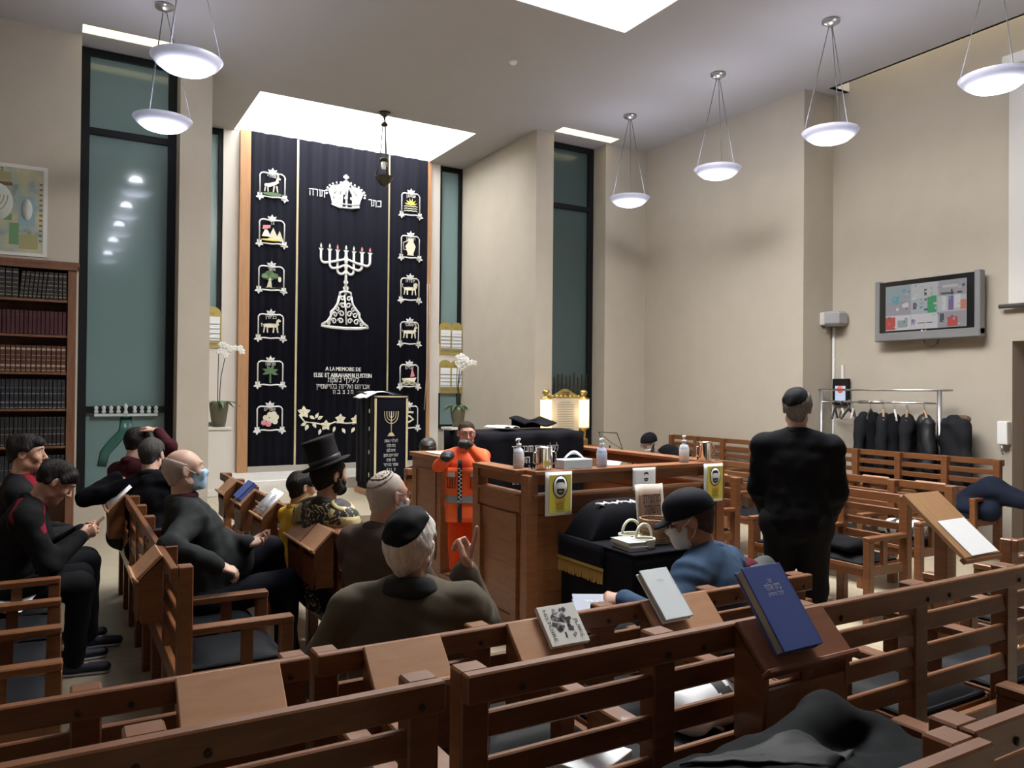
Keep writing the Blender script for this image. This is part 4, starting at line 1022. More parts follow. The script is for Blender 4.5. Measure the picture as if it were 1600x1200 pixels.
tb = thing('tissue_box', 'pale blue tissue box with a white tissue pulled out', 'tissue box', (3.10, 4.455, 1.171))
b = MB(); b.box((0, 0, .032), (.24, .115, .064), b=.003); b.build('box', mat('pale_blue_card', (.58, .66, .70), .6), tb)
b = MB(); b.grid(lambda u, v: (-.085 + .16 * u + .02 * v, .05 * (v - .5) * (1 - .6 * math.sin(PI * u)), .06 + .062 * math.sin(PI * (u * .85 + .1)) * (1 - .4 * (2 * v - 1) ** 2)), 14, 10, th=.004); b.build('tissue', M_paper, tb)
M_yp = mat('yellow_print', (.60, .54, .07), .6)
def notice(label, x0, x1, z0, z1, yellow, tilt=0.0):
    t = thing('notice', label, 'notice', ((x0 + x1) / 2, 4.372, z0), 0, 'mask notices taped to the railing'); w, h = x1 - x0, z1 - z0
    b = MB(); b.grid(lambda u, v: (-w / 2 + w * u, .012 * (1 - v) * math.sin(PI * u) * -1, h * v), 6, 6, th=.002); b.build('paper_sheet', M_paper, t)
    o = -.016
    if yellow:
        b = MB(); b.box((0, o, h * .5), (w * .80, .002, h * .86)); b.build('yellow_print', M_yp, t)
    b = MB(); cz = h * (.66 if yellow else .6); s = w * (.25 if yellow else .16)
    if yellow:
        b.lathe([(0, 0), (s * 1.12, 0), (s * 1.12, .001), (0, .001)], (0, o - .002, cz), 24, mi=1, rot=rotx(PI / 2), sy=1.3); b.lathe([(0, 0), (s, 0), (s, .001), (0, .001)], (0, o - .0035, cz), 24, mi=0, rot=rotx(PI / 2), sy=1.3)
    b.prism([(s * p, cz + s * q) for p, q in ((-.62, .25), (-.62, .7), (-.35, .98), (.35, .98), (.62, .7), (.62, .25), (.45, .55), (-.45, .55))], .0015, (0, o - .006, 0), mi=1)
    b.prism([(s * p, cz + s * q) for p, q in ((-.55, -.25), (.55, -.25), (.5, -.75), (.2, -1.0), (-.2, -1.0), (-.5, -.75))], .0015, (0, o - .006, 0), mi=1)
    b.prism([(s * p, cz + s * q) for p, q in ((-.3, -.5), (.3, -.5), (.2, -.72), (-.2, -.72))], .0015, (0, o - .0075, 0), mi=2)
    if yellow:
        for k in range(5): b.box((0, o - .004, h * (.36 - .05 * k)), (w * (.36 if k < 2 else .3), .0015, h * .022), mi=3 if k < 2 else 2)
    else: b.tube([(-.025, o - .004, h * .26), (0, o - .004, h * .22), (.025, o - .004, h * .26)], .006, 6, mi=1); b.box((0, o - .004, h * .12), (w * .3, .0015, .003), mi=1)
    b.build('face_print', [M_paper, M_ink, mat('olive_print', (.30, .27, .04), .6), mat('orange_print', (.62, .24, .04), .6)], t)
notice('yellow mask notice at the left corner of the railing', 2.815, 3.03, .87, 1.162, True); notice('small white mask notice in the middle of the railing', 3.555, 3.765, 1.0, 1.158, False); notice('yellow mask notice at the right end under the steel cup', 4.24, 4.435, .875, 1.162, True)

# ------------------------------------------------------------------ cloth-covered table in front of the bimah
ft = thing('front_table', 'table under a black cloth with gold fringe before the reading platform', 'table', (3.33, 3.98, 0))
ft.scale = (.88, 1, 1); ft.location.x = 3.285
b = MB(); b.box((0, 0, .70), (.74, .72, .05)); b.build('table_top', M_wood, ft)
for sx in (-1, 1):
    for sy in (-1, 1):
        b = MB(); b.box((sx * .32, sy * .31, .34), (.06, .06, .68)); b.build('leg', M_wood, ft)
b = MB()
def fcl(u, v):
    a = u * 4; k = int(min(a, 3.999)); f = a - k; c = [(-.39, -.38), (.39, -.38), (.39, .37), (-.39, .37), (-.39, -.38)]
    x = c[k][0] + (c[k + 1][0] - c[k][0]) * f; y = c[k][1] + (c[k + 1][1] - c[k][1]) * f; w_ = .02 * (1 - v) * math.sin(u * 70)
    return (x * (1 + w_), y * (1 + w_), .12 + .62 * v)
b.grid(fcl, 120, 8, th=.006); b.box((0, -.005, .738), (.79, .76, .012), b=.004); b.build('black_cloth', M_cloth, ft)
b = MB(); b.grid(lambda u, v: (-.405, -.10 + .50 * u, .58 + .17 * v), 20, 3, th=.006); b.build('upper_cloth', M_navy, ft)
b = MB()
for k in range(46): b.tube([(-.409, -.10 + .0108 * k, .60), (-.411, -.10 + .0108 * k, .56), (-.414 + .004 * math.sin(k * 1.7), -.10 + .0108 * k + .004 * math.sin(k * 2.1), .512 + .006 * math.sin(k * 3.3))], [.0025, .004, .0046], 5)
b.beam((-.409, -.105, .60), (-.409, .40, .60), .012, .018); b.build('gold_fringe', mat('gold_fringe', (.36, .22, .05), .6), ft)
# draped sloping top at the back of that table
dc = thing('draped_book_rest', 'rounded book rest under a black cloth with white lettering on the front table', 'book rest', (3.28, 4.21, .746))
b = MB()
def hump(u, v):
    x = -.33 + .66 * u; s = 1 - abs(2 * u - 1) ** 5; a = PI * v
    return (x * (1 - .06 * math.sin(a)), -.16 * math.cos(a) * (1.0 if a < PI / 2 else .9), .235 * s * math.sin(a) ** .55 + .001)
b.grid(hump, 40, 24); b.build('cloth', M_cloth, dc)
b = MB()
for k, x in enumerate((-.17, -.06, .05, .24)):
    b.tube([(x - .035, -.075, .222), (x, -.09, .212), (x + .02, -.065, .226), (x + .045, -.085, .214)], .008, 6)
b.tube([(-.22, -.07, .222), (-.1, -.08, .217), (.0, -.07, .222), (.1, -.09, .212)], .006, 6); b.build('embroidered_lettering', M_silver, dc)
b = MB(); b.grid(lambda u, v: (.10 * (u - .5), .0, .19 * v), 2, 2, th=.003); obj1('paper_sheet', b, M_paper, 'plain white sheet standing between the draped rest and the paper bag', 'sheet', (3.50, 4.10, .85), .3)
def flat_book(label, x, y, z, rz, w, l, h, cover, tilt=0.0, title=None, cat='book', grp=None, tcol=None, yaw2=0.0, mirror=False):
    """closed book lying with its cover up; origin at the lower edge centre, length along +y, thickness +z"""
    t = thing('closed_book', label, cat, (x, y, z), 0, grp); t.rotation_euler = (tilt, 0, rz)
    b = MB(); b.box((0, l / 2, .003), (w, l, .006), b=.001); b.box((0, l / 2, h - .003), (w, l, .006), b=.001); b.box((w / 2 - .003, l / 2, h / 2), (.006, l, h), b=.001); b.build('cover', cover, t)
    b = MB(); b.box((-.004, l / 2, h / 2), (w - .016, l - .010, h - .012)); b.build('page_block', mat('page_edges', (.50, .47, .38), .8), t)
    if title:
        b = MB()
        for s_, yy, hh, wd in title: b.text(s_, (0, l * yy, h), (1, 0, 0), (0, 1, 0), hh, width=wd)
        b.build('cover_lettering', tcol or M_gold, t)
    return t
M_grey = mat('grey_book_cover', (.40, .42, .46), .5); M_blue = mat('blue_book_cover', (.085, .135, .40), .42, spec=.5, bump=.05, bscale=300); M_whc = mat('white_book_cover', (.70, .77, .80), .45)
flat_book('lower grey book of the two stacked beside the white baskets', 3.03, 3.66, .7455, R(-8), .13, .21, .026, M_grey, grp=None)
flat_book('upper grey book of the two stacked beside the white baskets', 3.025, 3.665, .773, R(-6), .13, .21, .026, M_grey)
def basket(label, x, y, z, w, l, h, m, handle, hh=.08):
    t = thing('wicker_basket', label, 'basket', (x, y, z))
    b = MB()
    for k in range(int(h / .012)):
        zz = .006 + k * .012; f = 1 + .12 * zz / h
        b.tube([(w / 2 * f * math.cos(2 * PI * i / 24) * (1.0 + .02 * (1 if (i + k) % 2 else -1)), l / 2 * f * math.sin(2 * PI * i / 24) * (1.0 + .02 * (1 if (i + k) % 2 else -1)), zz) for i in range(24)], .0062, 5, closed=True)
    b.lathe([(0, .003), (w / 2 * .97, .003)], n=24, sy=l / w, cap=False); b.build('woven_body', m, t)
    if handle:
        b = MB(); b.tube([(w * .46 * math.cos(PI * i / 12), 0, h + hh * math.sin(PI * i / 12)) for i in range(13)], .009, 7); b.build('handle', m, t)
    return t
M_ww = mat('white_wicker', (.66, .64, .52), .7); M_tw = mat('tan_wicker', (.34, .21, .12), .7, var=.25, vscale=40)
basket('small white wicker basket with ring handle, behind the other white one', 3.16, 3.90, .7455, .15, .12, .065, M_ww, True)
basket('small white wicker basket with ring handle, nearer to the grey books', 3.13, 3.74, .7455, .13, .11, .065, M_ww, True)
basket('round tan wicker basket beside the capped man', 3.31, 3.84, .7455, .18, .18, .16, M_tw, False)
pb = thing('printed_bag', 'upright paper with brown gradient and bold outlined lettering in the tan basket', 'paper bag', (3.36, 3.93, .80))
b = MB(); b.grid(lambda u, v: (-.115 + .23 * u, .015 * math.sin(u * 6) + .04 * v, .30 * v), 10, 6, th=.004); b.build('sheet', mat('cream_paper', (.72, .66, .58), .6), pb)
b = MB(); b.grid(lambda u, v: (-.095 + .18 * u, .012 * math.sin(u * 6) + .008 + .035 * (v * .7 + .15) - .012, .07 + .19 * v), 8, 5, th=.002); b.build('brown_print', mat('brown_print', (.26, .17, .12), .6), pb)
b = MB(); b.text('מחצית', (-.005, -.002, .185), (1, 0, 0), (0, .13, 1), .05, width=.15); b.text('השקל', (-.005, -.008, .115), (1, 0, 0), (0, .13, 1), .05, width=.13); b.build('bold_lettering', M_ink, pb)

# ------------------------------------------------------------------ books and papers on the desks
flat_book('large blue book leaning on the near book desk', 1.71, 1.418, 1.010, 0.02, .155, .238, .036, M_blue, R(52), [('זה', .78, .010, None), ('בית אלהי', .69, .016, .062), ('לכל הימים', .62, .009, .06)], tcol=M_silver)
flat_book('white book leaning on the second row book desk', 1.945, 2.140, .872, 0.03, .135, .206, .030, M_whc, R(45), [('סדור', .72, .010, .03)], tcol=M_grey)
hb = thing('picture_book', 'black and white picture book on the book desk behind the white-haired man', 'book', (1.475, 2.134, .856)); hb.rotation_euler = (R(45), 0, 0)
b = MB(); b.box((0, .075, .010), (.15, .145, .018), b=.001); b.build('cover', mat('pale_cover', (.62, .62, .58), .5), hb)
b = MB(); rr = random.Random(5)
for k in range(34): b.box((rr.uniform(-.035, .035), rr.uniform(.03, .13), .0196), (rr.uniform(.006, .02), rr.uniform(.006, .02), .001), rotz(rr.uniform(0, 3)), mi=rr.choice((0, 0, 1)))
b.build('cover_picture', [M_ink, mat('mid_grey_ink', (.2, .2, .21), .6)], hb)
b = MB(); b.text('HISTOIRE', (-.058, .075, .0192), (0, -1, 0), (1, 0, 0), .013, width=.115); b.text('JUIFS', (.048, .055, .0192), (0, -1, 0), (1, 0, 0), .013, width=.07); b.build('cover_lettering', M_ink, hb)
def booklet(label, x, y, z, rz, w, l, tilt):
    t = thing('open_booklet', label, 'booklet', (x, y, z)); t.rotation_euler = (tilt, 0, rz)
    b = MB()
    for sg in (-1, 1): b.grid(lambda u, v: (sg * w / 2 * u, l * v, .012 * math.sin(PI * u) + .004), 8, 2, th=.006 * sg)
    b.build('pages', M_paper, t)
    b = MB()
    for sg in (-1, 1):
        for k in range(9): b.box((sg * w * .25, l * (.15 + .08 * k), .0175), (w * .33, .004, .001))
    b.build('print_lines', mat('print_grey', (.36, .38, .42), .7), t); return t
booklet('white open booklet on the left pew desk by the leaning man', .335, 6.32, .848, -Q, .26, .20, R(45))
booklet('white open booklet on the middle pew desk near the child', 1.21, 5.52, .848, -Q, .28, .20, R(45))
flat_book('small blue book on the middle pew desk left of the white booklet', 1.215, 6.2, .852, -Q, .2, .16, .035, M_blue, R(45))
flat_book('grey-blue book lying open-spined in front of the capped man', 1.93, 2.62, .745, R(-30), .15, .2, .03, mat('slate_cover', (.16, .19, .27), .5), R(12), [('ספר', .6, .02, .06)], tcol=M_silver)
flat_book('pale book under the slate book in front of the capped man', 1.92, 2.60, .71, R(-32), .16, .21, .03, mat('buff_cover', (.5, .48, .44), .6), R(12))
for k in range(3): flat_book(('lowest', 'middle', 'topmost')[k] + ' of the white books stacked behind the capped man', 3.07, 2.92, .60 + .022 * k, R(-14 + 5 * k), .18, .26, .02, M_paper)
b = MB(); b.grid(lambda u, v: (.22 * u, .30 * v, .01 * math.sin(5 * u + 2 * v) + .02 * u), 8, 6, th=.003); obj1('paper_sheet', b, M_paper, 'white sheet lying on the seat at the left picture edge', 'sheet', (-.36, 4.92, .50), -.2)

# ------------------------------------------------------------------ reading stand at the right
rs = thing('reading_stand', 'light wooden sloping reading stand with a white sheet, right of the standing man', 'lectern', (4.02, 2.36, 0))
b = MB(); b.box((0, 0, 1.03), (.31, .43, .022), rotx(R(40)), b=.003); b.build('sloping_board', mat('stand_wood', (.30, .16, .07), .45, vscale=6, col2=(.36, .20, .09), stretch=(6, 1, 1)), rs)
b = MB(); b.box((0, -.16, .885), (.32, .03, .03), rotx(R(40)), b=.003); b.build('ledge', M_wood, rs)
b = MB(); b.box((0, .03, .51), (.07, .07, 1.0), b=.004); b.build('post', M_wood, rs)
b = MB(); b.box((0, .03, .02), (.34, .07, .04)); b.box((0, .03, .02), (.07, .36, .04)); b.build('foot', M_wood, rs)
b = MB(); b.box((0, 0, .0), (.25, .225, .004)); o = obj1('paper_sheet', b, M_paper, 'white sheet lying on the lower half of the reading stand', 'sheet', (4.04, 2.28, .9785)); o.rotation_euler = (R(40), 0, R(2))

# ------------------------------------------------------------------ right wall
tv = thing('television', 'wall-mounted silver television showing coloured camera pictures', 'television', (9.12, 5.65, 2.37))
M_tvs = mat('silver_plastic', (.24, .24, .25), .35, metal=.3); M_tvb = mat('gloss_black_bezel', (.008, .008, .009), .15)
b = MB(); b.box((0.0, 0, .42), (.09, 1.20, .66), b=.006); b.build('bezel', M_tvb, tv)
for sg in (-1, 1):
    b = MB(); b.box((0.0, sg * .63, .40), (.10, .07, .74), b=.008); b.build('side_speaker', M_tvs, tv)
b = MB(); b.box((.0, 0, .055), (.11, 1.33, .11), b=.012); b.build('lower_speaker_bar', M_tvs, tv)
b = MB(); b.box((.09, 0, .42), (.10, .5, .4)); b.build('wall_bracket', M_black, tv)
scr = MB(); CT = {}
cols = [(.42, .46, .47), (.30, .36, .38), (.5, .5, .5), (.04, .32, .12), (.55, .07, .06), (.65, .62, .64), (.20, .12, .32), (.12, .35, .40), (.60, .20, .12), (.06, .08, .09), (.36, .33, .36)]
def tile(y0, y1, z0, z1, c, off=0): scr.box((-.047 - .0006 * off, .51 - (y0 + y1) / 2 * 1.02, .13 + (z0 + z1) / 2 * .56), (.001, (y1 - y0) * 1.02, (z1 - z0) * .56), mi=c)
tile(0, 1, 0, 1, 0)
for i in range(3):
    for j in range(3): tile(i / 3 + .004, (i + 1) / 3 - .004, j / 3 + .004, (j + 1) / 3 - .004, [[5, 5, 10], [10, 0, 2], [1, 2, 10]][j][i], 1)
for a in ((.0, .13, .02, .30, 4), (.16, .29, .06, .22, 1), (.34, .38, .10, .22, 6), (.54, .58, .34, .68, 3), (.58, .65, .34, .70, 3), (.09, .18, .58, .76, 7), (.72, .76, .36, .66, 5), (.79, .85, .36, .66, 6), (.86, .93, .40, .68, 5), (.93, .995, .36, .56, 8), (.78, .90, .02, .22, 4), (.69, .74, .12, .30, 9), (.36, .40, .44, .58, 9), (.50, .53, .72, .86, 9), (.70, .95, .70, .74, 9), (.82, .84, .68, .80, 9), (.05, .3, .86, .90, 1), (.22, .30, .50, .60, 5), (.42, .60, .12, .14, 9), (.72, .90, .84, .90, 2)): tile(*a[:4], a[4], 2)
rq = random.Random(11)
for k in range(90):
    y_, z_ = rq.uniform(.02, .95), rq.uniform(.03, .93); tile(y_, y_ + rq.uniform(.008, .05), z_, z_ + rq.uniform(.01, .07), rq.choice((0, 1, 2, 10, 0, 10, 5, 9, 7, 6)), 3 if k % 3 else 1)
scr.build('screen', [mat('screen_%d_glow' % k, (.02, .02, .02), .2, emit=c, es=.42) for k, c in enumerate(cols)], tv)
b = MB(); b.lathe([(0, 0), (.012, 0), (.012, .002), (0, .002)], (-.046, .03, .11), 14, rot=roty(-PI / 2)); b.text('LG', (-.0465, .0, .104), (0, -1, 0), (0, 0, 1), .018, align='L'); b.build('brand_mark', M_paper, tv)
b = MB(); b.tube([(.0, -.06 + .09 * math.cos(PI + PI * k / 10), .0 + .085 * math.sin(PI + PI * k / 10)) for k in range(11)], .006, 6); b.build('hanging_cable', M_ink, tv)
bx = thing('wall_speaker', 'grey rounded box with cable fixed high in the wall corner', 'speaker', (9.10, 6.98, 2.61))
b = MB(); b.box((0.02, 0, .11), (.24, .34, .20), b=.035); b.build('housing', mat('grey_plastic', (.33, .33, .34), .4), bx)
b = MB(); b.box((-.105, .10, .11), (.02, .13, .17), b=.006); b.build('pale_end', mat('pale_plastic', (.52, .51, .50), .4), bx); b = MB(); b.lathe([(0, -.07), (.02, -.07), (.02, .02), (0, .02)], (0, .1, 0), 12); b.build('jack', mat('pale_plastic', (.5, .5, .5), .4), bx)
cd = thing('cable_conduit', 'thin white vertical cable conduit below the corner box', 'conduit', (9.23, 7.04, 1.1)); b = MB(); b.box((0, 0, .76), (.03, .03, 1.5)); b.build('channel', M_white, cd)
ts = thing('thermal_scanner', 'black wall tablet with lit white screen and red disc', 'tablet', (9.20, 6.90, 1.57))
b = MB(); b.box((0, 0, .16), (.035, .27, .36), b=.01); b.build('casing', M_tvb, ts)
b = MB(); b.box((-.019, 0, .14), (.002, .16, .20)); b.build('screen', mat('tablet_screen', (.1, .1, .1), .3, emit=(.62, .75, 1.0), es=.5), ts)
b = MB(); b.lathe([(0, 0), (.05, 0), (.05, .002), (0, .002)], (-.0205, 0, .19), 18, rot=roty(-PI / 2)); b.build('red_disc', mat('red_disc_glow', (.3, .05, .03), .4, emit=(.8, .14, .08), es=.5), ts)
b = MB(); b.box((.03, .0, .40), (.02, .03, .25)); b.build('cable_cover', M_white, ts)
ps = thing('projection_screen', 'pale pulled-down projection screen with a dark rod at the right edge', 'screen', (9.17, 4.05, 2.70))
b = MB(); b.box((0, 0, 1.35), (.006, 1.36, 2.7)); b.build('fabric', mat('screen_fabric', (.60, .59, .57), .8), ps)
b = MB(); b.tube([(0, .78, 0), (0, -.78, 0)], .025, 10); b.build('weight_rod', mat('dark_rod', (.08, .075, .07), .5), ps); b = MB(); b.box((.02, 0, 2.75), (.1, 1.5, .12), b=.01); b.build('roller_case', M_white, ps)
wb = thing('wall_dispenser', 'small white box on the wall beside the right doorway', 'dispenser', (9.20, 4.79, 1.16)); b = MB(); b.box((0, 0, .12), (.09, .11, .26), b=.008); b.build('housing', M_white, wb); b = MB(); b.tube([(-.03, 0, 0), (-.05, 0, -.08), (-.02, 0, -.12)], .01, 6); b.build('lever', M_steel, wb)

# ------------------------------------------------------------------ clothes rack
cr = thing('clothes_rack', 'steel clothes rack on castors behind the right bench', 'clothes rack', (8.98, 6.22, 0))
for sg, nm in ((-1, 'upright'), (1, 'upright')):
    b = MB(); b.tube([(0, sg * .82, .09), (0, sg * .82, 1.75)], .028 if sg < 0 else .02, 10); b.build(nm, M_steel, cr)
    b = MB(); b.tube([(-.22, sg * .82, .09), (.22, sg * .82, .09)], .018, 8); b.build('foot', M_steel, cr)
    for k in (-1, 1):
        b = MB(); b.lathe([(0, -.012), (.03, -.012), (.03, .012), (0, .012)], (k * .2, sg * .82, .032), 14, rot=roty(PI / 2)); b.build('castor', M_ink, cr)
b = MB(); b.tube([(0, -.98, 1.755), (0, .92, 1.755)], .013, 8); b.build('top_bar', M_steel, cr)
b = MB(); b.tube([(0, -.82, 1.60), (0, .82, 1.60)], .012, 8); b.tube([(0, -.1, 1.60), (0, .25, 1.60)], .022, 8); b.build('hanging_rail', M_chrome, cr)
def hanger(label, y, ang, m):
    t = thing('coat_hanger', label, 'hanger', (8.98, y, 1.60), ang, 'hangers on the clothes rack')
    b = MB(); b.tube([(0, 0, -.10), (0, 0, -.045), (.0, .018, -.02), (0, .016, .012), (0, -.004, .022), (0, -.02, .010)], .004, 6); b.build('hook', M_steel, t)
    b = MB(); b.tube([(-.21, 0, -.22), (-.12, 0, -.155), (0, 0, -.095), (.12, 0, -.155), (.21, 0, -.22)], [.012, .014, .015, .014, .012], 8); b.build('shoulder_bar', m, t); return t
M_hw = mat('hanger_wood', (.42, .26, .15), .5); M_hb = mat('hanger_black', (.015, .015, .016), .4); M_hp = mat('hanger_white', (.6, .6, .6), .4)
for k, (y, a, m, nm) in enumerate(((6.83, .5, M_hb, 'empty black hanger, leftmost on the clothes rack'), (6.72, .8, M_hp, 'empty pale hanger, second on the clothes rack'), (6.62, .2, M_hb, 'empty black hanger, third on the clothes rack'), (6.55, .5, M_hp, 'empty pale hanger just left of the hanging coats'), (6.30, .4, M_hb, 'black hanger over the first dark coat'), (6.12, .6, M_hw, 'wooden hanger among the dark coats'), (5.97, .7, M_hp, 'white hanger between the dark coats'), (5.80, .5, M_hw, 'wooden hanger above the fur collar'), (5.58, .7, M_hw, 'wooden hanger of the large black coat'))): hanger(nm, y, a, m)
def coat(label, y, ang, wd, bot, m, seed, fur=False, dy=0, x=8.98):
    t = thing('hanging_coat', label, 'coat', (x, y, 1.60), ang, 'coats on the clothes rack')
    s = SDF(); s.seg((-.03, 0, -.20), (.03, 0, -.20), .075, .075, k=.05); s.seg((0, 0, -.24), (0, 0, bot), (wd * .45, .085), (wd * .52, .12), lat=(1, 0, 0), k=.05, cap=.3)
    for sg in (-1, 1): s.seg((sg * wd * .36, 0, -.24), (sg * wd * .58, .02, bot + .12), .07, .062, k=.03)
    s.noise = folds(seed, .007, 20); soft('coat_body', s, m, t, .014)
    if fur:
        f = SDF(); f.seg((-.12, -.04, -.19), (.12, -.04, -.19), .05, .05, k=.02); f.noise = folds(seed + 1, .012, 90); soft('fur_collar', f, mat('brown_fur', (.13, .09, .065), .9), t, .012)
M_c1 = mat('black_wool', (.006, .006, .008), .9); M_c2 = mat('charcoal_cloth', (.016, .017, .02), .85)
for k, (y, a_, wd, m, nm) in enumerate(((6.40, .4, .42, M_c2, 'dark coat, leftmost of those on the clothes rack'), (6.26, .6, .42, M_c1, 'black coat, second from the left on the rack'), (6.12, .5, .40, M_c2, 'dark coat, third from the left on the rack'), (5.98, .7, .40, M_c1, 'black coat under the white hanger on the rack'), (5.80, .5, .42, M_c2, 'dark coat between the white hanger and the large padded coat'), (5.58, .75, .52, mat('black_nylon', (.010, .011, .014), .5), 'large black padded coat at the right end of the rack'))): coat(nm, y, a_, wd, -.95, m, k + 1)
coat('dark coat with a brown fur collar hung beside the rack end', 5.22, 1.2, .40, -.95, M_c2, 4, True)

# ------------------------------------------------------------------ clothes and bags lying about
def lump(name, label, cat, loc, build, mats, h=.012, noise=(5, .006, 24), slot=None, grp=None):
    s = SDF(); build(s); s.noise = folds(*noise); o = soft(name, s, mats, None, h, slot); o.location = loc; return tag(o, label, cat, grp)
M_coat = mat('dark_slate_cloth', (.0075, .009, .0105), .85)
ck = thing('lying_coat', 'dark slate coat with grey lining heaped on the nearest seat', 'coat', (1.36, 1.10, .62))
s = SDF()
s.seg((-.06, .06, .275), (.20, .10, .315), .060, .064, k=.02); s.seg((.20, .10, .315), (.335, .05, .26), .060, .05, k=.03); s.seg((-.42, -.06, .245), (-.04, .05, .295), .05, .055, k=.025)
s.seg((-.54, -.04, .26), (.0, .0, .25), (.19, .095), (.18, .095), lat=(0, 1, 0), k=.03); s.seg((-.10, -.10, .22), (.30, -.03, .22), (.18, .095), (.17, .085), lat=(0, 1, 0), k=.02); s.seg((-.4, -.05, .06), (.28, -.02, .06), (.2, .18), (.2, .17), lat=(0, 1, 0), k=.05)
s.seg((.02, -.16, .24), (.30, .02, .27), .035, .045, k=.02)
s.noise = creases(21, .016, 17); soft('coat_body', s, M_coat, ck, .008)
def coat_top(x, y):
    zs = np.linspace(.55, .02, 160); d = s.ev(np.stack([np.full(160, x), np.full(160, y), zs], 1)); i = int(np.argmax(d < 0)); return zs[i]
LC = ((-.30, .055), (.02, .045), (.13, -.02), (-.02, -.085)); b = MB()
def lining(u, v):
    x = (1 - v) * ((1 - u) * LC[0][0] + u * LC[1][0]) + v * ((1 - u) * LC[3][0] + u * LC[2][0]); y = (1 - v) * ((1 - u) * LC[0][1] + u * LC[1][1]) + v * ((1 - u) * LC[3][1] + u * LC[2][1])
    return (x, y, coat_top(x, y) + .007 + .004 * math.sin(u * 9 + v * 5))
b.grid(lining, 18, 12, th=-.004); b.build('grey_lining', mat('grey_lining', (.026, .029, .032), .6, spec=.15), ck)
lump('folded_jacket', 'navy jacket slung over the near end of the right wall bench', 'jacket', (8.30, 4.45, .52), lambda s: (s.seg((0, .28, .05), (-.02, -.02, .22), .12, .13, k=.06), s.seg((-.02, -.02, .2), (0, -.30, .14), .12, .09, k=.06), s.seg((-.1, .2, 0), (-.1, -.05, .0), .10, .1, k=.06)), mat('navy_jacket', (.010, .014, .028), .75))
lump('patterned_bag', 'small white and black patterned bag on the seat behind the reading stand', 'bag', (6.26, 4.06, .50), lambda s: (s.seg((0, -.10, .07), (0, .10, .07), (.09, .07), (.09, .07), lat=(1, 0, 0), k=.04), s.seg((0, -.02, .1), (0, .03, .19), .06, .03, k=.04)), [M_paper, M_ink], .012, (4, .01, 30), lambda P: (np.sin(P[:, 1] * 60 + P[:, 2] * 35) > .2).astype(int))
lump('black_bag', 'flat black bag with white marks on the seat right of the standing man', 'bag', (5.30, 3.92, .50), lambda s: s.seg((0, -.12, .04), (0, .14, .04), (.15, .055), (.15, .055), lat=(1, 0, 0), k=.03), M_c1)
lump('shoulder_bag', 'black soft bag hung on the slatted pew behind the yellow notice', 'bag', (5.14, 5.62, .72), lambda s: s.seg((0, -.14, .02), (0, .14, .02), (.07, .11), (.07, .11), lat=(1, 0, 0), k=.03), M_c1)
lump('velvet_pouch', 'maroon velvet pouch with pale piping behind the capped man', 'pouch', (3.42, 3.30, .66), lambda s: s.seg((-.12, 0, .03), (.14, .02, .03), (.10, .035), (.10, .035), lat=(0, 1, 0), k=.03), mat('maroon_velvet', (.07, .008, .018), .8))
lump('grey_jacket', 'grey jacket lying beside the standing man at his left', 'jacket', (3.55, 3.22, .56), lambda s: (s.seg((-.14, 0, .02), (.12, .05, .10), .09, .07, k=.05), s.seg((0, -.08, .0), (.12, .0, .02), .08, .08, k=.05)), mat('grey_green_cloth', (.07, .08, .08), .8))
lump('white_bag', 'white bag with black straps on the seat under the near book desk', 'bag', (1.86, 1.86, .645), lambda s: (s.seg((-.14, 0, .05), (.12, .02, .07), (.10, .06), (.10, .075), lat=(0, 1, 0), k=.04),), [M_paper, M_ink], .011, (9, .006, 25), lambda P: (np.abs(P[:, 0] - .03 + P[:, 2] * .4) < .025).astype(int))
b = MB(); b.box((0, 0, .012), (.20, .14, .024), b=.002); obj1('closed_book', b, M_paper, 'pale book lying on a seat seen through the near pew slats', 'book', (1.33, 1.80, .645), .4)
lb2 = thing('side_bench', 'low wooden bench holding the pouch and jacket behind the capped man', 'bench', (3.45, 3.2, 0)); b = MB(); b.box((0, 0, .50), (.62, .40, .05), b=.004); b.build('seat', M_wood, lb2)
for sx in (-1, 1):
    b = MB(); b.box((sx * .27, 0, .24), (.05, .34, .48)); b.build('leg', M_wood, lb2)
# ------------------------------------------------------------------ people
def skin(n, c): return mat('skin_' + n, c, .5, sss=.12, spec=.35)
SK1 = skin('fair', (.52, .30, .215)); SK2 = skin('pale', (.56, .36, .28)); SK3 = skin('tan', (.42, .235, .155)); SK4 = skin('child', (.54, .32, .235))
M_eye = mat('eye_white', (.7, .68, .66), .2); M_iris = mat('eye_iris', (.03, .018, .01), .15); M_lip = mat('lips', (.36, .13, .11), .45)
def hairm(n, c): return mat('hair_' + n, c, .75, spec=.25, bump=.9, bscale=70, stretch=(1, 1, .35), var=.25, vscale=60)
M_hk = hairm('black', (.011, .009, .008)); M_hd = hairm('dark_grey', (.05, .045, .042)); M_hw_ = hairm('white', (.66, .63, .58)); M_hs = mat('hair_stubble_white', (.46, .40, .35), .8, var=.1, vscale=90); M_hg = hairm('grey', (.17, .155, .14))
def ik(a, c, l1, l2, pole):
    d = c - a; L = min(np.linalg.norm(d), (l1 + l2) * .995); dn = unit(d); c = a + dn * L
    x = (l1 * l1 - l2 * l2 + L * L) / (2 * L); h = math.sqrt(max(l1 * l1 - x * x, 0)); p = np.asarray(pole, float); p = unit(p - dn * np.dot(p, dn))
    return a + dn * x + p * h, c
class Pose: pass
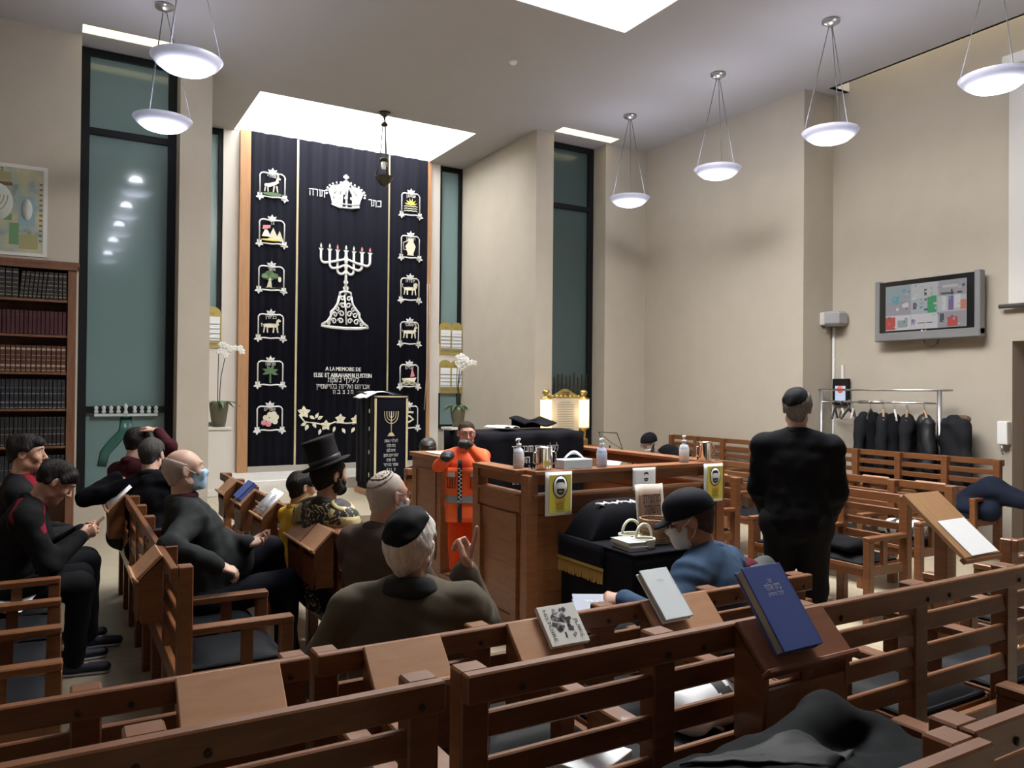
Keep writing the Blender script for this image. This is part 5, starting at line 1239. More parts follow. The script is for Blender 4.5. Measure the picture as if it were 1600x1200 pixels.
def pose(P, yaw, lean=0, side=0, twist=0, hy=0, hp=0, hr=0, s=1.0, hs=None, RH=(.2, .35, .12), LH=(-.2, .35, .12), Rp=(.6, -.5, -.6), Lp=(-.6, -.5, -.6),
         sit=True, legs=None, Rd=None, Ld=None, Rn=(0, 0, -1), Ln=(0, 0, -1), Rt='relax', Lt='relax', head=None, shw=.185, hz=1.0):
    J = Pose(); J.s = s; J.hz = hz; J.hs = hs or s; P = V(*P); B = rotz(R(yaw)); J.B = B; CB = B @ roty(R(side)) @ rotx(R(-lean)) @ rotz(R(twist)); J.CB = CB; J.P = P
    J.N = P + CB @ V(0, -.012, .50) * s; J.sh = {k: P + CB @ V(k * shw, -.012, .435) * s for k in (1, -1)}
    HB = B @ rotz(R(hy)) @ rotx(R(hp)) @ roty(R(hr)); J.HB = HB
    J.H = J.N + CB @ V(0, .01, .055) * s + HB @ V(0, .022, .118) * J.hs
    if head is not None:                                     # shift the whole upper body so the head lands on its place
        d = V(*head) - J.H; J.H = J.H + d; J.N = J.N + d; J.P = P + d * V(1, 1, 0); P = J.P
        for k in J.sh: J.sh[k] = J.sh[k] + d
    J.el = {}; J.wr = {}; J.hd = {}; J.hn = {}; J.ht = {1: Rt, -1: Lt}
    for k, T, po, dd, nn in ((1, RH, Rp, Rd, Rn), (-1, LH, Lp, Ld, Ln)):
        t = V(*T[1:]) if T[0] == 'w' else P + B @ V(*T) * s
        J.el[k], J.wr[k] = ik(J.sh[k], t, .285 * s, .25 * s, B @ V(*po)); J.hd[k] = unit(J.wr[k] - J.el[k]) if dd is None else unit(B @ V(*dd)); n = B @ V(*nn); J.hn[k] = unit(n - J.hd[k] * np.dot(n, J.hd[k]))
    J.hip = {k: P + B @ V(k * .095, .0, -.02) * s for k in (1, -1)}; J.kn = {}; J.an = {}
    legs = legs or {}
    for k in (1, -1):
        if sit:
            kx, ky, kz, ax, ay = legs.get(k, (k * .13, .43, .0, k * .13, .40)); J.kn[k] = P + B @ V(kx, ky, kz) * s; J.an[k] = V(*(P + B @ V(ax, ay, 0) * s)[:2], legs.get('floor', 0) + .075)
        else:
            kx, ky, ax, ay = legs.get(k, (k * .10, .03, k * .11, 0)); J.kn[k] = P + B @ V(kx, ky, -.43) * s; J.an[k] = V(*(P + B @ V(ax, ay, 0) * s)[:2], legs.get('floor', 0) + .075)
    J.floor = legs.get('floor', 0); J.shw = shw
    return J
def torso(S, J, g=0.0, fat=1.0, belly=0.0, low=True):
    s = J.s; C = J.CB; x = C @ V(1, 0, 0); base = J.N - C @ V(0, -.012, .50) * s
    q = lambda z, y=0: base + C @ V(0, y, z) * s
    A = lambda a, b: ((a * fat * s + g), (b * fat * s + g))
    S.seg(q(.0), q(.14, .01 + belly * .4), A(.155, .115), A(.145, .112 + belly * .5), lat=x, k=.04 * s)
    S.seg(q(.14, .01 + belly * .4), q(.34, .01), A(.145, .110 + belly * .4), A(.165, .112), lat=x, k=.04 * s)
    if belly: S.ell(q(.12, .07 + belly), (.13 * fat * s + g, .10 * s + belly * .6 + g, .14 * s + g), C, k=.06)
    S.seg(q(.34, .0), q(.43, -.01), A(.165, .105), A(.12, .075), lat=x, k=.05 * s)
    for k in (1, -1):
        S.seg(J.N + C @ V(k * .03, -.01, -.02) * s, J.sh[k], .048 * s + g, .058 * s + g, k=.045 * s)
def arms(S, J, g=0.0, f=1.0, end=1.0):
    s = J.s
    for k in (1, -1):
        S.seg(J.sh[k], J.el[k], (.056 * f) * s + g, (.043 * f) * s + g, k=.03 * s); S.seg(J.el[k], J.el[k] + (J.wr[k] - J.el[k]) * end, (.043 * f) * s + g, (.030 * f) * s + g, k=.025 * s)
def legs_(S, J, g=0.0, f=1.0):
    s = J.s
    S.seg(J.hip[1], J.hip[-1], .105 * f * s + g, .105 * f * s + g, k=.04 * s)
    for k in (1, -1):
        S.seg(J.hip[k], J.kn[k], .085 * f * s + g, .058 * f * s + g, k=.03 * s); S.seg(J.kn[k], J.an[k], .056 * f * s + g, .038 * f * s + g * .9, k=.03 * s)
def hand(S, J, k, g=0.0):
    s = J.s * J.hz; w = J.wr[k]; d = J.hd[k]; n = J.hn[k]; t = np.cross(d, n) * k; ty = J.ht[k]
    S.seg(w - d * .03 * s, w + d * .02 * s, .027 * s + g, (.031 * s + g, .020 * s + g), lat=t, k=.015)
    S.seg(w + d * .015 * s, w + d * .082 * s, (.034 * s + g, .016 * s + g), (.041 * s + g, .014 * s + g), lat=t, k=.012)
    curl = dict(relax=(25, 35, 20), flat=(4, 6, 4), fist=(75, 95, 60), hold=(50, 60, 35), point=(78, 98, 60))[ty]
    for i in range(4):
        cu = curl if not (ty == 'point' and i == 0) else (-4, 3, 2)
        if ty == 'relax': cu = tuple(c + 6 * i for c in curl)
        if ty == 'point' and i > 0: cu = (38 + 6 * i, 74, 34)
        L = (.073, .080, .075, .060)[i] * s; p = w + d * (.084 - .004 * abs(i - 1.2)) * s + t * (.030 - .0205 * i) * s; r = (.0088, .0090, .0086, .0078)[i] * s + g
        spread = R((4, 0, -4, -9)[i]); d0 = unit(d * math.cos(spread) + t * math.sin(spread)); a = 0
        for j, fr in enumerate((.45, .31, .24)):
            a += R(cu[j]); dd = d0 * math.cos(a) + n * math.sin(a); q = p + dd * L * fr; S.seg(p, q, r * (1 - .08 * j), r * (.93 - .09 * j), k=.004 + g * .3); p = q
    a = .55 if ty in ('flat', 'relax') else .9
    p0 = w + d * .022 * s + t * .026 * s; d1 = unit(d * .75 + t * (.62 if ty in ('flat', 'relax') else .25) + n * (.25 if ty in ('flat', 'relax') else .7)); p1 = p0 + d1 * .040 * s
    d2 = unit(d * .9 + t * (.25 if ty in ('flat', 'relax') else -.35) + n * .3); p2 = p1 + d2 * .032 * s; p3 = p2 + unit(d2 + n * .2) * .024 * s
    S.seg(p0, p1, .0145 * s + g, .0115 * s + g, k=.012); S.seg(p1, p2, .0110 * s + g, .0096 * s + g, k=.004); S.seg(p2, p3, .0096 * s + g, .0075 * s + g, k=.004)
def hw(J, p): return J.H + J.HB @ (np.asarray(p, float) * J.hs)
def cran(S, J, g=0.0, k=.02): S.ell(hw(J, (0, -.010, .035)), (.074 * J.hs + g, .094 * J.hs + g, .083 * J.hs + g), J.HB, k=k)
def face(S, J, g=0.0):
    q = lambda *p: hw(J, p); h = J.hs; X = J.HB @ V(1, 0, 0)
    S.seg(q(0, .036, .02), q(0, .048, -.070), (.060 * h + g, .052 * h + g), (.041 * h + g, .042 * h + g), lat=X, k=.025 * h)
    S.seg(q(-.036, .012, -.062), q(.036, .012, -.062), .032 * h + g, .032 * h + g, k=.02 * h); S.ell(q(0, .070, -.097), (.026 * h + g, .019 * h + g, .018 * h + g), J.HB, k=.016 * h)
def headskin(S, J, smile=False):
    q = lambda *p: hw(J, p); h = J.hs
    cran(S, J); face(S, J)
    for k in (1, -1): S.ell(q(k * .037, .062, -.020), (.026 * h, .022 * h, .027 * h), J.HB, k=.016 * h)
    S.seg(q(-.034, .080, .036), q(.034, .080, .036), .011 * h, .011 * h, k=.012 * h)
    for k in (1, -1): S.ell(q(k * .031, .098, .013), (.020 * h, .015 * h, .012 * h), J.HB, k=.008 * h, op='s')
    for k in (1, -1): S.ell(q(k * .031, .0785, .012), .0122 * h, J.HB, k=.002)
    S.seg(q(0, .088, .016), q(0, .110, -.026), .0075 * h, .0118 * h, k=.010 * h)
    for k in (1, -1): S.ell(q(k * .011, .098, -.030), (.0085 * h, .010 * h, .0075 * h), J.HB, k=.006 * h)
    w_ = .026 if smile else .021
    S.seg(q(-w_, .083, -.055 + (.004 if smile else 0)), q(0, .090, -.057), .0045 * h, .0065 * h, k=.006 * h); S.seg(q(w_, .083, -.055 + (.004 if smile else 0)), q(0, .090, -.057), .0045 * h, .0065 * h, k=.006 * h)
    S.seg(q(-.015, .085, -.067), q(.015, .085, -.067), .0062 * h, .0062 * h, k=.005 * h)
    for k in (1, -1):
        S.ell(q(k * .077, -.010, .000), (.009 * h, .021 * h, .033 * h), J.HB @ rotz(k * R(22)), k=.008 * h); S.ell(q(k * .086, -.004, .003), (.006 * h, .010 * h, .018 * h), J.HB @ rotz(k * R(22)), k=.004 * h, op='s')
    S.seg(q(0, -.022, -.055), J.N - J.CB @ V(0, 0, .05) * J.s, .054 * h, .062 * J.s, k=.03 * h)
class Person:
    """body = one continuous skin surface; clothing, hair and worn things are its children"""
    def __init__(self, label, J, sk, h=.0065, smile=False, fat=1.0, belly=0.0, eyes=True):
        self.J = J; self.org = V(J.P[0], J.P[1], J.floor)
        S = SDF(); torso(S, J, 0, fat * .96, belly * .9); arms(S, J); legs_(S, J, -.004)
        for k in (1, -1): hand(S, J, k)
        for k in (1, -1): S.seg(J.an[k] + V(0, 0, -.03), J.an[k] + unit(J.B @ V(k * .15, 1, 0)) * .15 * J.s + V(0, 0, -.045), .035 * J.s, .026 * J.s, k=.02)
        headskin(S, J, smile)
        def slot(P):
            q = ((P - J.H) @ J.HB) / J.hs; m = np.zeros(len(P), int); m[:] = 0
            for k in (1, -1):
                e = q - V(k * .031, .0785, .012); r = np.linalg.norm(e, axis=1); on_ = (r < .0135) & (e[:, 1] > .004); m[on_] = 1
                m[on_ & (np.hypot(e[:, 0], e[:, 2]) < .0062)] = 2
            m[(np.abs(q[:, 0]) < .026) & (np.abs(q[:, 2] + .061) < .0105) & (q[:, 1] > .087)] = 3
            return m
        self.o = soft('person', S, [sk, M_eye, M_iris, M_lip], None, h, slot, org=self.org); tag(self.o, label, 'person')
    def soft(self, name, S, mats, h=.01, slot=None, relax=1): return soft(name, S, mats, self.o, h, slot, org=self.org, relax=relax)
    def mb(self, name, b, mats, par=None):
        b.v = [(p[0] - self.org[0], p[1] - self.org[1], p[2] - self.org[2]) for p in b.v]; return b.build(name, mats, par or self.o)
    # ---- clothing
    def jacket(self, m, g=.022, fat=1.0, belly=0.0, seed=1, amp=.0042, freq=34, name='jacket', h=.0105, collar=None, slot=None, hem=.0, cuff=.97, f=1.0, crease=.014):
        J = self.J; S = SDF(); torso(S, J, g, fat, belly); arms(S, J, g * .75, f, cuff)
        if hem: S.seg(J.P + V(0, 0, .05), J.P - V(0, 0, hem), (.142 * fat * J.s + g, .11 * J.s + g + belly * .3), (.146 * fat * J.s + g, .115 * J.s + g + belly * .2), lat=J.B @ V(1, 0, 0), k=.05, cap=.3)
        S.noise = creases(seed, crease, 15.0 / J.s); o = self.soft(name, S, m, h, slot)
        if collar is not None:
            S = SDF(); c = J.N + J.CB @ V(0, .0, .012) * J.s
            S.ell(c, (.082 * J.s + .006, .085 * J.s + .004, .045 * J.s), J.CB @ rotx(R(-18)), k=.01); S.seg(c + J.CB @ V(0, .08, -.06) * J.s, c + J.CB @ V(0, .06, .06) * J.s, .036 * J.s, .05 * J.s, op='s', k=.01)
            S.noise = folds(seed + 5, .002, 40); self.soft('collar', S, collar, .008)
        return o
    def trousers(self, m, g=.014, seed=2, amp=.005, f=1.05):
        S = SDF(); legs_(S, self.J, g, f); S.noise = creases(seed, .010, 18); self.soft('trousers', S, m, .011)
    def shoes(self, m, sole=None):
        J = self.J
        for k in (1, -1):
            S = SDF(); d = unit(J.B @ V(k * .15, 1, 0)); a = J.an[k]; lat = np.cross(d, V(0, 0, 1)); f = V(a[0], a[1], J.floor)
            S.seg(f - d * .055 * J.s + V(0, 0, .042), f + d * .17 * J.s + V(0, 0, .034), (.036 * J.s, .034), (.042 * J.s, .028), lat=lat, k=.02); S.seg(a, f + V(0, 0, .05), .044 * J.s, .04 * J.s, k=.02); S.plane(f + V(0, 0, .010), (0, 0, -1))
            sh = self.soft('shoe', S, m, .008)
            S = SDF(); S.seg(f - d * .058 * J.s + V(0, 0, .010), f + d * .175 * J.s + V(0, 0, .010), (.041 * J.s, .012), (.046 * J.s, .012), lat=lat, k=.01); self.soft('sole', S, sole or M_ink, .007).parent = sh
    # ---- head
    def hair(self, m, g=.014, pt=(0, .078, .062), n=(0, .66, -.75), seed=3, amp=.004, freq=60, extra=None, h=.006, back=True, name='hair'):
        J = self.J; S = SDF(); cran(S, J, g * J.hs)
        if back: S.seg(hw(J, (0, -.055, .02)), hw(J, (0, -.045, -.040)), .052 * J.hs + g, .046 * J.hs + g * .6, k=.03)
        if extra: extra(S, J)
        self.base = SDF(); self.base.p = list(S.p); self.base.noise = folds(seed, amp, freq, 9)
        S.plane(hw(J, pt), J.HB @ V(*n), .006)
        for k in (1, -1): S.ell(hw(J, (k * .082, .004, -.004)), (.03 * J.hs, .026 * J.hs, .036 * J.hs), J.HB, op='s', k=.01)
        S.noise = folds(seed, amp, freq, 9); self.soft(name, S, m, h)
    def kippah(self, m, d=(0, -.45, .89), r=.052, g=.020, deco=None, over=.0045):
        J = self.J; S = SDF(); d = unit(d)
        if hasattr(self, 'base'):
            S.ell(hw(J, (0, -.010, .035)), V(.15, .16, .15) * J.hs, J.HB); S.func(lambda P: self.base.ev(P) - over, .002)
        else: cran(S, J, g * J.hs)
        S.plane(hw(J, V(0, -.010, .035) + d * r), J.HB @ -d, .003); self.soft('kippah', S, m, .006, deco)
    def mask(self, m, strap, low=0.0, g=.013):
        J = self.J; S = SDF(); face(S, J, g * J.hs); S.seg(hw(J, (0, .088, .010)), hw(J, (0, .108, -.024)), .012 * J.hs, .019 * J.hs, k=.02); S.ell(hw(J, (0, .078, -.06)), (.036 * J.hs, .030 * J.hs, .04 * J.hs), J.HB, k=.02); [S.ell(hw(J, (k * .037, .064, -.020)), V(.036, .034, .036) * J.hs, J.HB, k=.02) for k in (1, -1)]; [S.ell(hw(J, (k * .018, .080, -.014)), V(.030, .026, .026) * J.hs, J.HB, k=.015) for k in (1, -1)]
        S.box(hw(J, (0, .095, -.058 - low)), V(.060, .075, .054) * J.hs, J.HB, .012, op='i', k=.006); self.soft('face_mask', S, m, .0055)
        b = MB()
        for k in (1, -1):
            b.tube([hw(J, (k * .055, .055, -.018 - low)), hw(J, (k * .072, .02, .002 - low * .5)), hw(J, (k * .082, -.012, .028))], .0022, 5); b.tube([hw(J, (k * .050, .045, -.085 - low)), hw(J, (k * .072, .005, -.06 - low * .5)), hw(J, (k * .080, -.018, -.022))], .0022, 5)
        self.mb('ear_loops', b, strap)
    def glasses(self, m, lens=None):
        J = self.J; b = MB()
        for k in (1, -1):
            b.tube([hw(J, (k * .033 + .022 * math.cos(a), .1005 - .006 * abs(math.cos(a)) * (1 if math.cos(a) * k > 0 else 0), .010 + .018 * math.sin(a))) for a in [2 * PI * i / 16 for i in range(16)]], .0022 * J.hs + .0006, 6, closed=True)
            b.tube([hw(J, (k * .055, .095, .016)), hw(J, (k * .074, .06, .018)), hw(J, (k * .080, -.005, .020)), hw(J, (k * .080, -.022, .008))], .0028, 6)
        b.tube([hw(J, (-.011, .102, .014)), hw(J, (0, .104, .018)), hw(J, (.011, .102, .014))], .002, 6); fr = self.mb('glasses', b, m)
        b = MB()
        for k in (1, -1): b.lathe([(0, 0), (.021 * J.hs, 0), (.021 * J.hs, .001), (0, .001)], hw(J, (k * .033, .100, .010)), 18, rot=J.HB @ rotx(PI / 2))
        self.mb('lenses', b, lens or mat('clear_lens', (.9, .9, .9), .05, alpha=.06, spec=.4), fr)
    def beard(self, m, g=.012, low=-.02):
        J = self.J; S = SDF(); face(S, J, g * J.hs); S.plane(hw(J, (0, .08, low - .012)), J.HB @ V(0, .25, 1), .006); S.ell(hw(J, (0, .10, -.060)), (.022 * J.hs, .02, .008 * J.hs), J.HB, op='s', k=.004); [S.seg(hw(J, (k * .070, .0, -.015)), hw(J, (k * .048, .035, -.075)), .016 * J.hs, .020 * J.hs, k=.012) for k in (1, -1)]; S.noise = folds(9, .003, 90); self.soft('beard', S, m, .006)
    def brows(self, m):
        J = self.J; b = MB()
        for k in (1, -1): b.tube([hw(J, (k * .016, .0935, .034)), hw(J, (k * .030, .0925, .040)), hw(J, (k * .046, .082, .036))], [.003, .0036, .002], 6)
        self.mb('eyebrows', b, m)

WH = ('w',)
M_mblue = mat('mask_blue', (.36, .55, .70), .7); M_mwhite = mat('mask_white', (.66, .70, .72), .7); M_strap = mat('mask_strap', (.75, .76, .76), .6)
M_tr = mat('black_trousers', (.010, .010, .012), .85); M_shoe = mat('navy_shoe', (.012, .016, .03), .6); M_sole = mat('pale_sole', (.45, .44, .42), .7)
# 1 the youth smiling in profile at the left edge
J = pose((-.20, 5.93, .54), -90, lean=6, hy=-14, hp=0, head=(-.155, 5.88, 1.268), RH=(.12, .34, .22), LH=(-.15, .30, .20), Rt='hold', Lt='hold', legs={1: (.10, .42, .02, .08, .44), -1: (-.14, .42, 0, -.12, .36)})
p = Person('person, youth with black fringe in dark jacket, smiling in profile at the left edge', J, SK1, smile=True)
p.jacket(mat('dark_jacket', (.012, .012, .014), .8), seed=4); p.trousers(M_tr); p.shoes(M_shoe, M_sole); p.brows(M_hk)
p.hair(M_hk, .014, pt=(0, .085, .056), n=(0, .5, -.87), extra=lambda S, J: (S.seg(hw(J, (-.04, .055, .085)), hw(J, (.04, .066, .074)), .028, .024, k=.02), S.ell(hw(J, (0, -.03, .085)), (.066, .075, .046), J.HB, k=.02)), amp=.007)
S = SDF(); S.seg(J.N + J.CB @ V(.0, .02, .0), J.N + J.CB @ V(.07, .03, -.03), .072, .062, k=.03); S.seg(J.N + J.CB @ V(.05, .07, -.03), J.N + J.CB @ V(.04, .11, -.16), .04, .03, k=.03); S.noise = folds(3, .004, 40); p.soft('red_hood', S, mat('red_fleece', (.19, .012, .022), .9), .008)
# 2 the youth bent over his phone
J = pose((-.22, 5.40, .53), -90, lean=22, hy=2, hp=-38, head=(.006, 5.42, 1.128), RH=(.10, .42, .28), LH=(-.06, .44, .28), Rd=(-.2, .9, .3), Ld=(.3, .85, .3), Rn=(-.9, 0, .4), Ln=(.9, 0, .4), Rt='hold', Lt='hold')
p = Person('person, black-haired youth in black hooded jacket with red stripe, bent over a phone', J, SK1)
def rstripe(P): q = (P - J.sh[1]) @ J.CB; return ((np.abs(q[:, 2] - .052 + .55 * (q[:, 0] + .06)) < .016) & (np.abs(q[:, 1]) < .2) & (q[:, 0] > -.15) & (q[:, 0] < .07) & (q[:, 2] > -.03)).astype(int)
p.jacket([mat('black_hoodie', (.008, .008, .009), .85), mat('red_stripe', (.20, .012, .025), .8)], .026, seed=6, slot=rstripe, collar=MATS['black_hoodie']); p.trousers(M_tr); p.shoes(M_shoe, M_sole)
p.hair(M_hk, .017, pt=(0, .085, .055), n=(0, .5, -.87), extra=lambda S, J: S.seg(hw(J, (-.05, .05, .08)), hw(J, (.05, .05, .08)), .035, .035, k=.02), amp=.008); p.brows(M_hk)
ph = J.P + J.B @ V(.02, .50, .33); b = MB(); b.box((0, 0, 0), (.075, .15, .009), rotz(R(-90)) @ rotx(R(40)), b=.003)
obj1('mobile_phone', b, mat('gold_phone', (.34, .24, .14), .35), 'gold mobile phone held in the hands of the bent-over youth', 'phone', tuple(ph))
# 3 and 4: two men further along the left pew
J = pose((.70, 6.95, .54), -60, lean=2, hy=10, hp=-12, head=(.575, 6.95, 1.255), RH=('w', .705, 6.86, 1.352), Rp=(1.0, -.2, -.45), LH=(-.2, .3, .1), Rd=(-.134, -.073, .05), Rn=(0, 0, -1), Rt='relax')
p = Person('person, dark-haired man in a maroon pullover resting one hand on his head', J, SK2); p.jacket(mat('maroon_wool', (.05, .010, .016), .9), .014, seed=8, collar=mat('maroon_wool', (.05, .01, .016), .9), cuff=.9); p.trousers(M_tr); p.shoes(M_tr); p.hair(M_hk, .012, amp=.004)
J = pose((.70, 6.36, .54), -30, lean=8, side=-10, hy=-4, hp=-6, head=(.620, 6.36, 1.205), RH=(.2, .35, .15), LH=('w', .40, 6.50, 1.03), Lp=(-1, -.3, -.45), Ld=(.35, .8, -.3))
p = Person('person, dark-grey-haired man in black coat seen from behind, arm along the left pew', J, SK2); p.jacket(M_c1, .026, seed=9, collar=M_c1, fat=1.05); p.trousers(M_tr); p.shoes(M_tr); p.hair(M_hd, .010, pt=(0, .078, .055), amp=.002)
# 5 the masked man in the left pew
J = pose((.74, 4.56, .56), -88, lean=-12, hy=0, hp=6, head=(.615, 4.62, 1.245), RH=('w', .72, 4.17, .80), LH=('w', .93, 4.50, .84), Rp=(.7, -.6, -.2), Lp=(-.7, -.3, -.5), Rd=(.0, .9, -.35), Ld=(.45, .8, .1), Rn=(-.3, 0, -1), Ln=(.3, -.2, .95), Rt='relax', Lt='relax', legs={1: (.11, .44, .03, .12, .42), -1: (-.14, .40, .18, -.05, .52)})
p = Person('person, bald man in dark grey suit and light blue mask, leaning back', J, SK2, fat=1.12, belly=.06)
p.jacket(mat('charcoal_suit', (.022, .025, .026), .8), .020, 1.12, .07, seed=11, collar=mat('charcoal_lapel', (.016, .018, .02), .7), crease=.018); p.trousers(mat('black_blue_trousers', (.009, .010, .016), .8)); p.shoes(M_tr)
S = SDF(); c = J.N + J.CB @ V(0, .01, .0); S.ell(c, (.080, .082, .042), J.CB @ rotx(R(-20)), k=.01); S.ell(c + J.CB @ V(0, .008, .035), (.072, .074, .036), J.CB @ rotx(R(-12)), k=.015); S.seg(c + V(0, 0, 0), c + J.CB @ V(0, .10, -.14), .04, .028, k=.03); p.soft('shirt_collar', S, mat('plum_shirt', (.045, .012, .02), .8), .008)
for sg in (1, -1):
    S = SDF(); S.seg(c + J.CB @ V(sg * .065, .05, -.01), c + J.CB @ V(sg * .03, .175, -.26), (.034, .012), (.012, .010), lat=J.CB @ V(1, .2, 0), k=.01); p.soft('lapel', S, mat('charcoal_lapel', (.016, .018, .02), .7), .008)
p.mask(M_mblue, M_strap); p.hair(M_hs, .004, pt=(0, -.02, .055), n=(0, .45, .9), amp=.001, name='stubble_hair'); p.brows(M_hs)
# 6 the man in the top hat
J = pose((1.62, 4.50, .54), -72, lean=0, hy=-2, hp=3, head=(1.400, 4.52, 1.190), RH=(.17, .36, .20), LH=(-.2, .34, .12), Rt='relax')
p = Person('person, bearded man in black top hat and gold-embroidered black coat with fringed epaulettes', J, SK3)
M_gb = mat('gold_braid', (.50, .41, .20), .5); M_bk = mat('black_brocade', (.012, .012, .013), .7)
def broc(P):
    q = (P - J.N) @ J.CB; a = np.sin(q[:, 0] * 70 + 2.2 * np.sin(q[:, 2] * 50)) * np.sin(q[:, 2] * 66 + 2.0 * np.sin(q[:, 1] * 60)) + .5 * np.sin(q[:, 1] * 85 + q[:, 0] * 35); return ((np.abs(a) < .15) & (q[:, 2] < .03)).astype(int)
p.jacket([M_bk, M_gb], .024, seed=12, h=.0075, slot=broc, collar=M_bk); p.trousers(M_tr); p.shoes(M_tr)
for sg in (1, -1):
    c = J.sh[sg] + J.CB @ V(-sg * .02, 0, .082); S = SDF(); S.ell(c, (.080, .065, .022), J.CB @ roty(sg * R(22)), k=.01); S.noise = folds(4, .003, 70); ep = p.soft('epaulette', S, [M_gb, M_bk], .006, lambda P, c=c, sg=sg: ((np.hypot(*(((P - c) @ J.CB)[:, :2] * V(1, 1.15)).T) < .052)).astype(int))
    b = MB()
    for i in range(54):
        a = R(-105 + 210 * i / 53); q0 = c + J.CB @ V(sg * .075 * math.cos(a), .065 * math.sin(a), -.012 - .025 * math.cos(a)); out = J.CB @ V(sg * .030 * math.cos(a), .012 * math.sin(a), 0); b.tube([q0, q0 + out * 1.3 + V(0, 0, -.030), q0 + out * 1.9 + V(0, 0, -.105 - .012 * math.sin(i * 3))], .0042, 5)
    p.mb('fringe', b, M_gb, ep)
p.hair(M_hk, .012, pt=(0, .078, .04), n=(0, .7, -.7)); p.beard(M_hk, .010, -.015)
HT = J.HB @ rotx(R(14)) @ roty(R(-10)); b = MB(); b.lathe([(.0, .0), (.088, .0), (.092, .004), (.145, .010), (.148, .016), (.10, .020), (.092, .03), (.093, .14), (.099, .165), (.096, .170), (0, .171)], hw(J, (0, -.018, .062)), 36, rot=HT); hb_ = p.mb('top_hat', b, mat('hat_felt', (.014, .014, .015), .75))
b = MB(); b.lathe([(.0945, .022), (.0965, .024), (.0965, .052), (.0945, .054)], hw(J, (0, -.018, .062)), 36, rot=HT, cap=False); p.mb('hat_band', b, mat('hat_ribbon', (.03, .03, .032), .4), hb_)
# 7 the child beside him
J = pose((1.60, 5.06, .49), -82, lean=4, hy=0, hp=-6, s=.74, hs=.86, head=(1.375, 5.02, 1.065))
p = Person('person, small dark-haired child in a yellow top beside the man in the top hat', J, SK4); p.jacket(mat('yellow_top', (.62, .38, .04), .8), .012, seed=14, collar=mat('yellow_top', (.62, .38, .04), .8)); p.trousers(M_tr, .01); p.shoes(M_tr); p.hair(M_hk, .012, pt=(0, .08, .055)); p.glasses(M_ink, mat('dark_lens', (.02, .02, .02), .1))
# 8 the man with glasses and pale kippah
J = pose((1.66, 3.58, .54), -72, lean=4, hy=0, hp=-5, head=(1.385, 3.55, 1.185), RH=(.17, .36, .18), LH=(-.2, .34, .15))
p = Person('person, bald man with glasses and white mask in a brown coat, patterned pale kippah', J, SK1, h=.006); p.jacket(mat('brown_coat', (.068, .046, .037), .85), .026, 1.05, seed=15, amp=.0042, freq=32, collar=mat('brown_coat', (.052, .036, .03), .85)); p.trousers(M_tr); p.shoes(M_tr)
p.hair(M_hs, .004, pt=(0, .02, .03), n=(0, .8, -.35), amp=.0015, name='stubble_hair'); p.mask(M_mwhite, M_strap); p.glasses(mat('dark_red_frame', (.07, .012, .012), .4))
def kdec(P):
    q = (P - J.H) @ J.HB; r = np.hypot(q[:, 0], q[:, 1] + .055); a = np.arctan2(q[:, 0], q[:, 1] + .055); return ((np.abs(r - .047) < .0035) | ((np.abs(r - .03) < .010) & (np.sin(a * 7) * np.sin(r * 420) > .25))).astype(int)
p.kippah([mat('pale_kippah', (.52, .45, .38), .8), mat('kippah_stitch', (.03, .025, .02), .8)], (0, -.55, .83), .062, .009, kdec)
# 9 the white-haired man in front
J = pose((1.06, 2.58, .55), -26, lean=4, hy=-18, hp=2, head=(1.128, 2.650, 1.140), RH=('w', 1.350, 2.655, 1.005), LH=(-.26, .30, .10), Rp=(.25, .2, -1), Rd=(.16, .22, .95), Rn=(-.80, -.25, .1), Rt='point', shw=.20, hz=1.16)
p = Person('person, white-haired man with black kippah in olive brown jacket, raising an index finger', J, SK1, h=.0048, fat=1.12, belly=.05)
M_ol = mat('olive_jacket', (.088, .073, .050), .8, sheen=.05); p.jacket(M_ol, .032, 1.18, .06, seed=17, crease=.022, h=.009, f=1.12); p.trousers(mat('slate_trousers', (.03, .034, .038), .8)); p.shoes(M_tr)
S = SDF(); c = J.N + J.CB @ V(0, -.012, .005)
S.ell(c, (.125, .108, .050), J.CB @ rotx(R(-10)), k=.01); S.ell(c + J.CB @ V(0, -.015, .03), (.092, .085, .042), J.CB @ rotx(R(-12)), k=.02); S.seg(c + V(0, 0, .02), c + V(0, 0, .14), .066, .080, op='s', k=.008); S.noise = folds(7, .002, 30); p.soft('dark_collar', S, mat('dark_grey_collar', (.024, .025, .026), .8), .006)
p.hair(M_hw_, .018, pt=(0, .070, .058), n=(0, .70, -.71), amp=.003, freq=75, h=.0045, extra=lambda S, J: (S.seg(hw(J, (0, -.066, -.02)), hw(J, (0, -.052, -.075)), .060, .046, k=.03), S.ell(hw(J, (0, -.045, .0)), (.082, .074, .060), J.HB, k=.03))); p.kippah(mat('black_kippah', (.008, .009, .011), .75), (-.16, -.50, .86), .047, over=.004); p.mask(M_mwhite, M_strap)
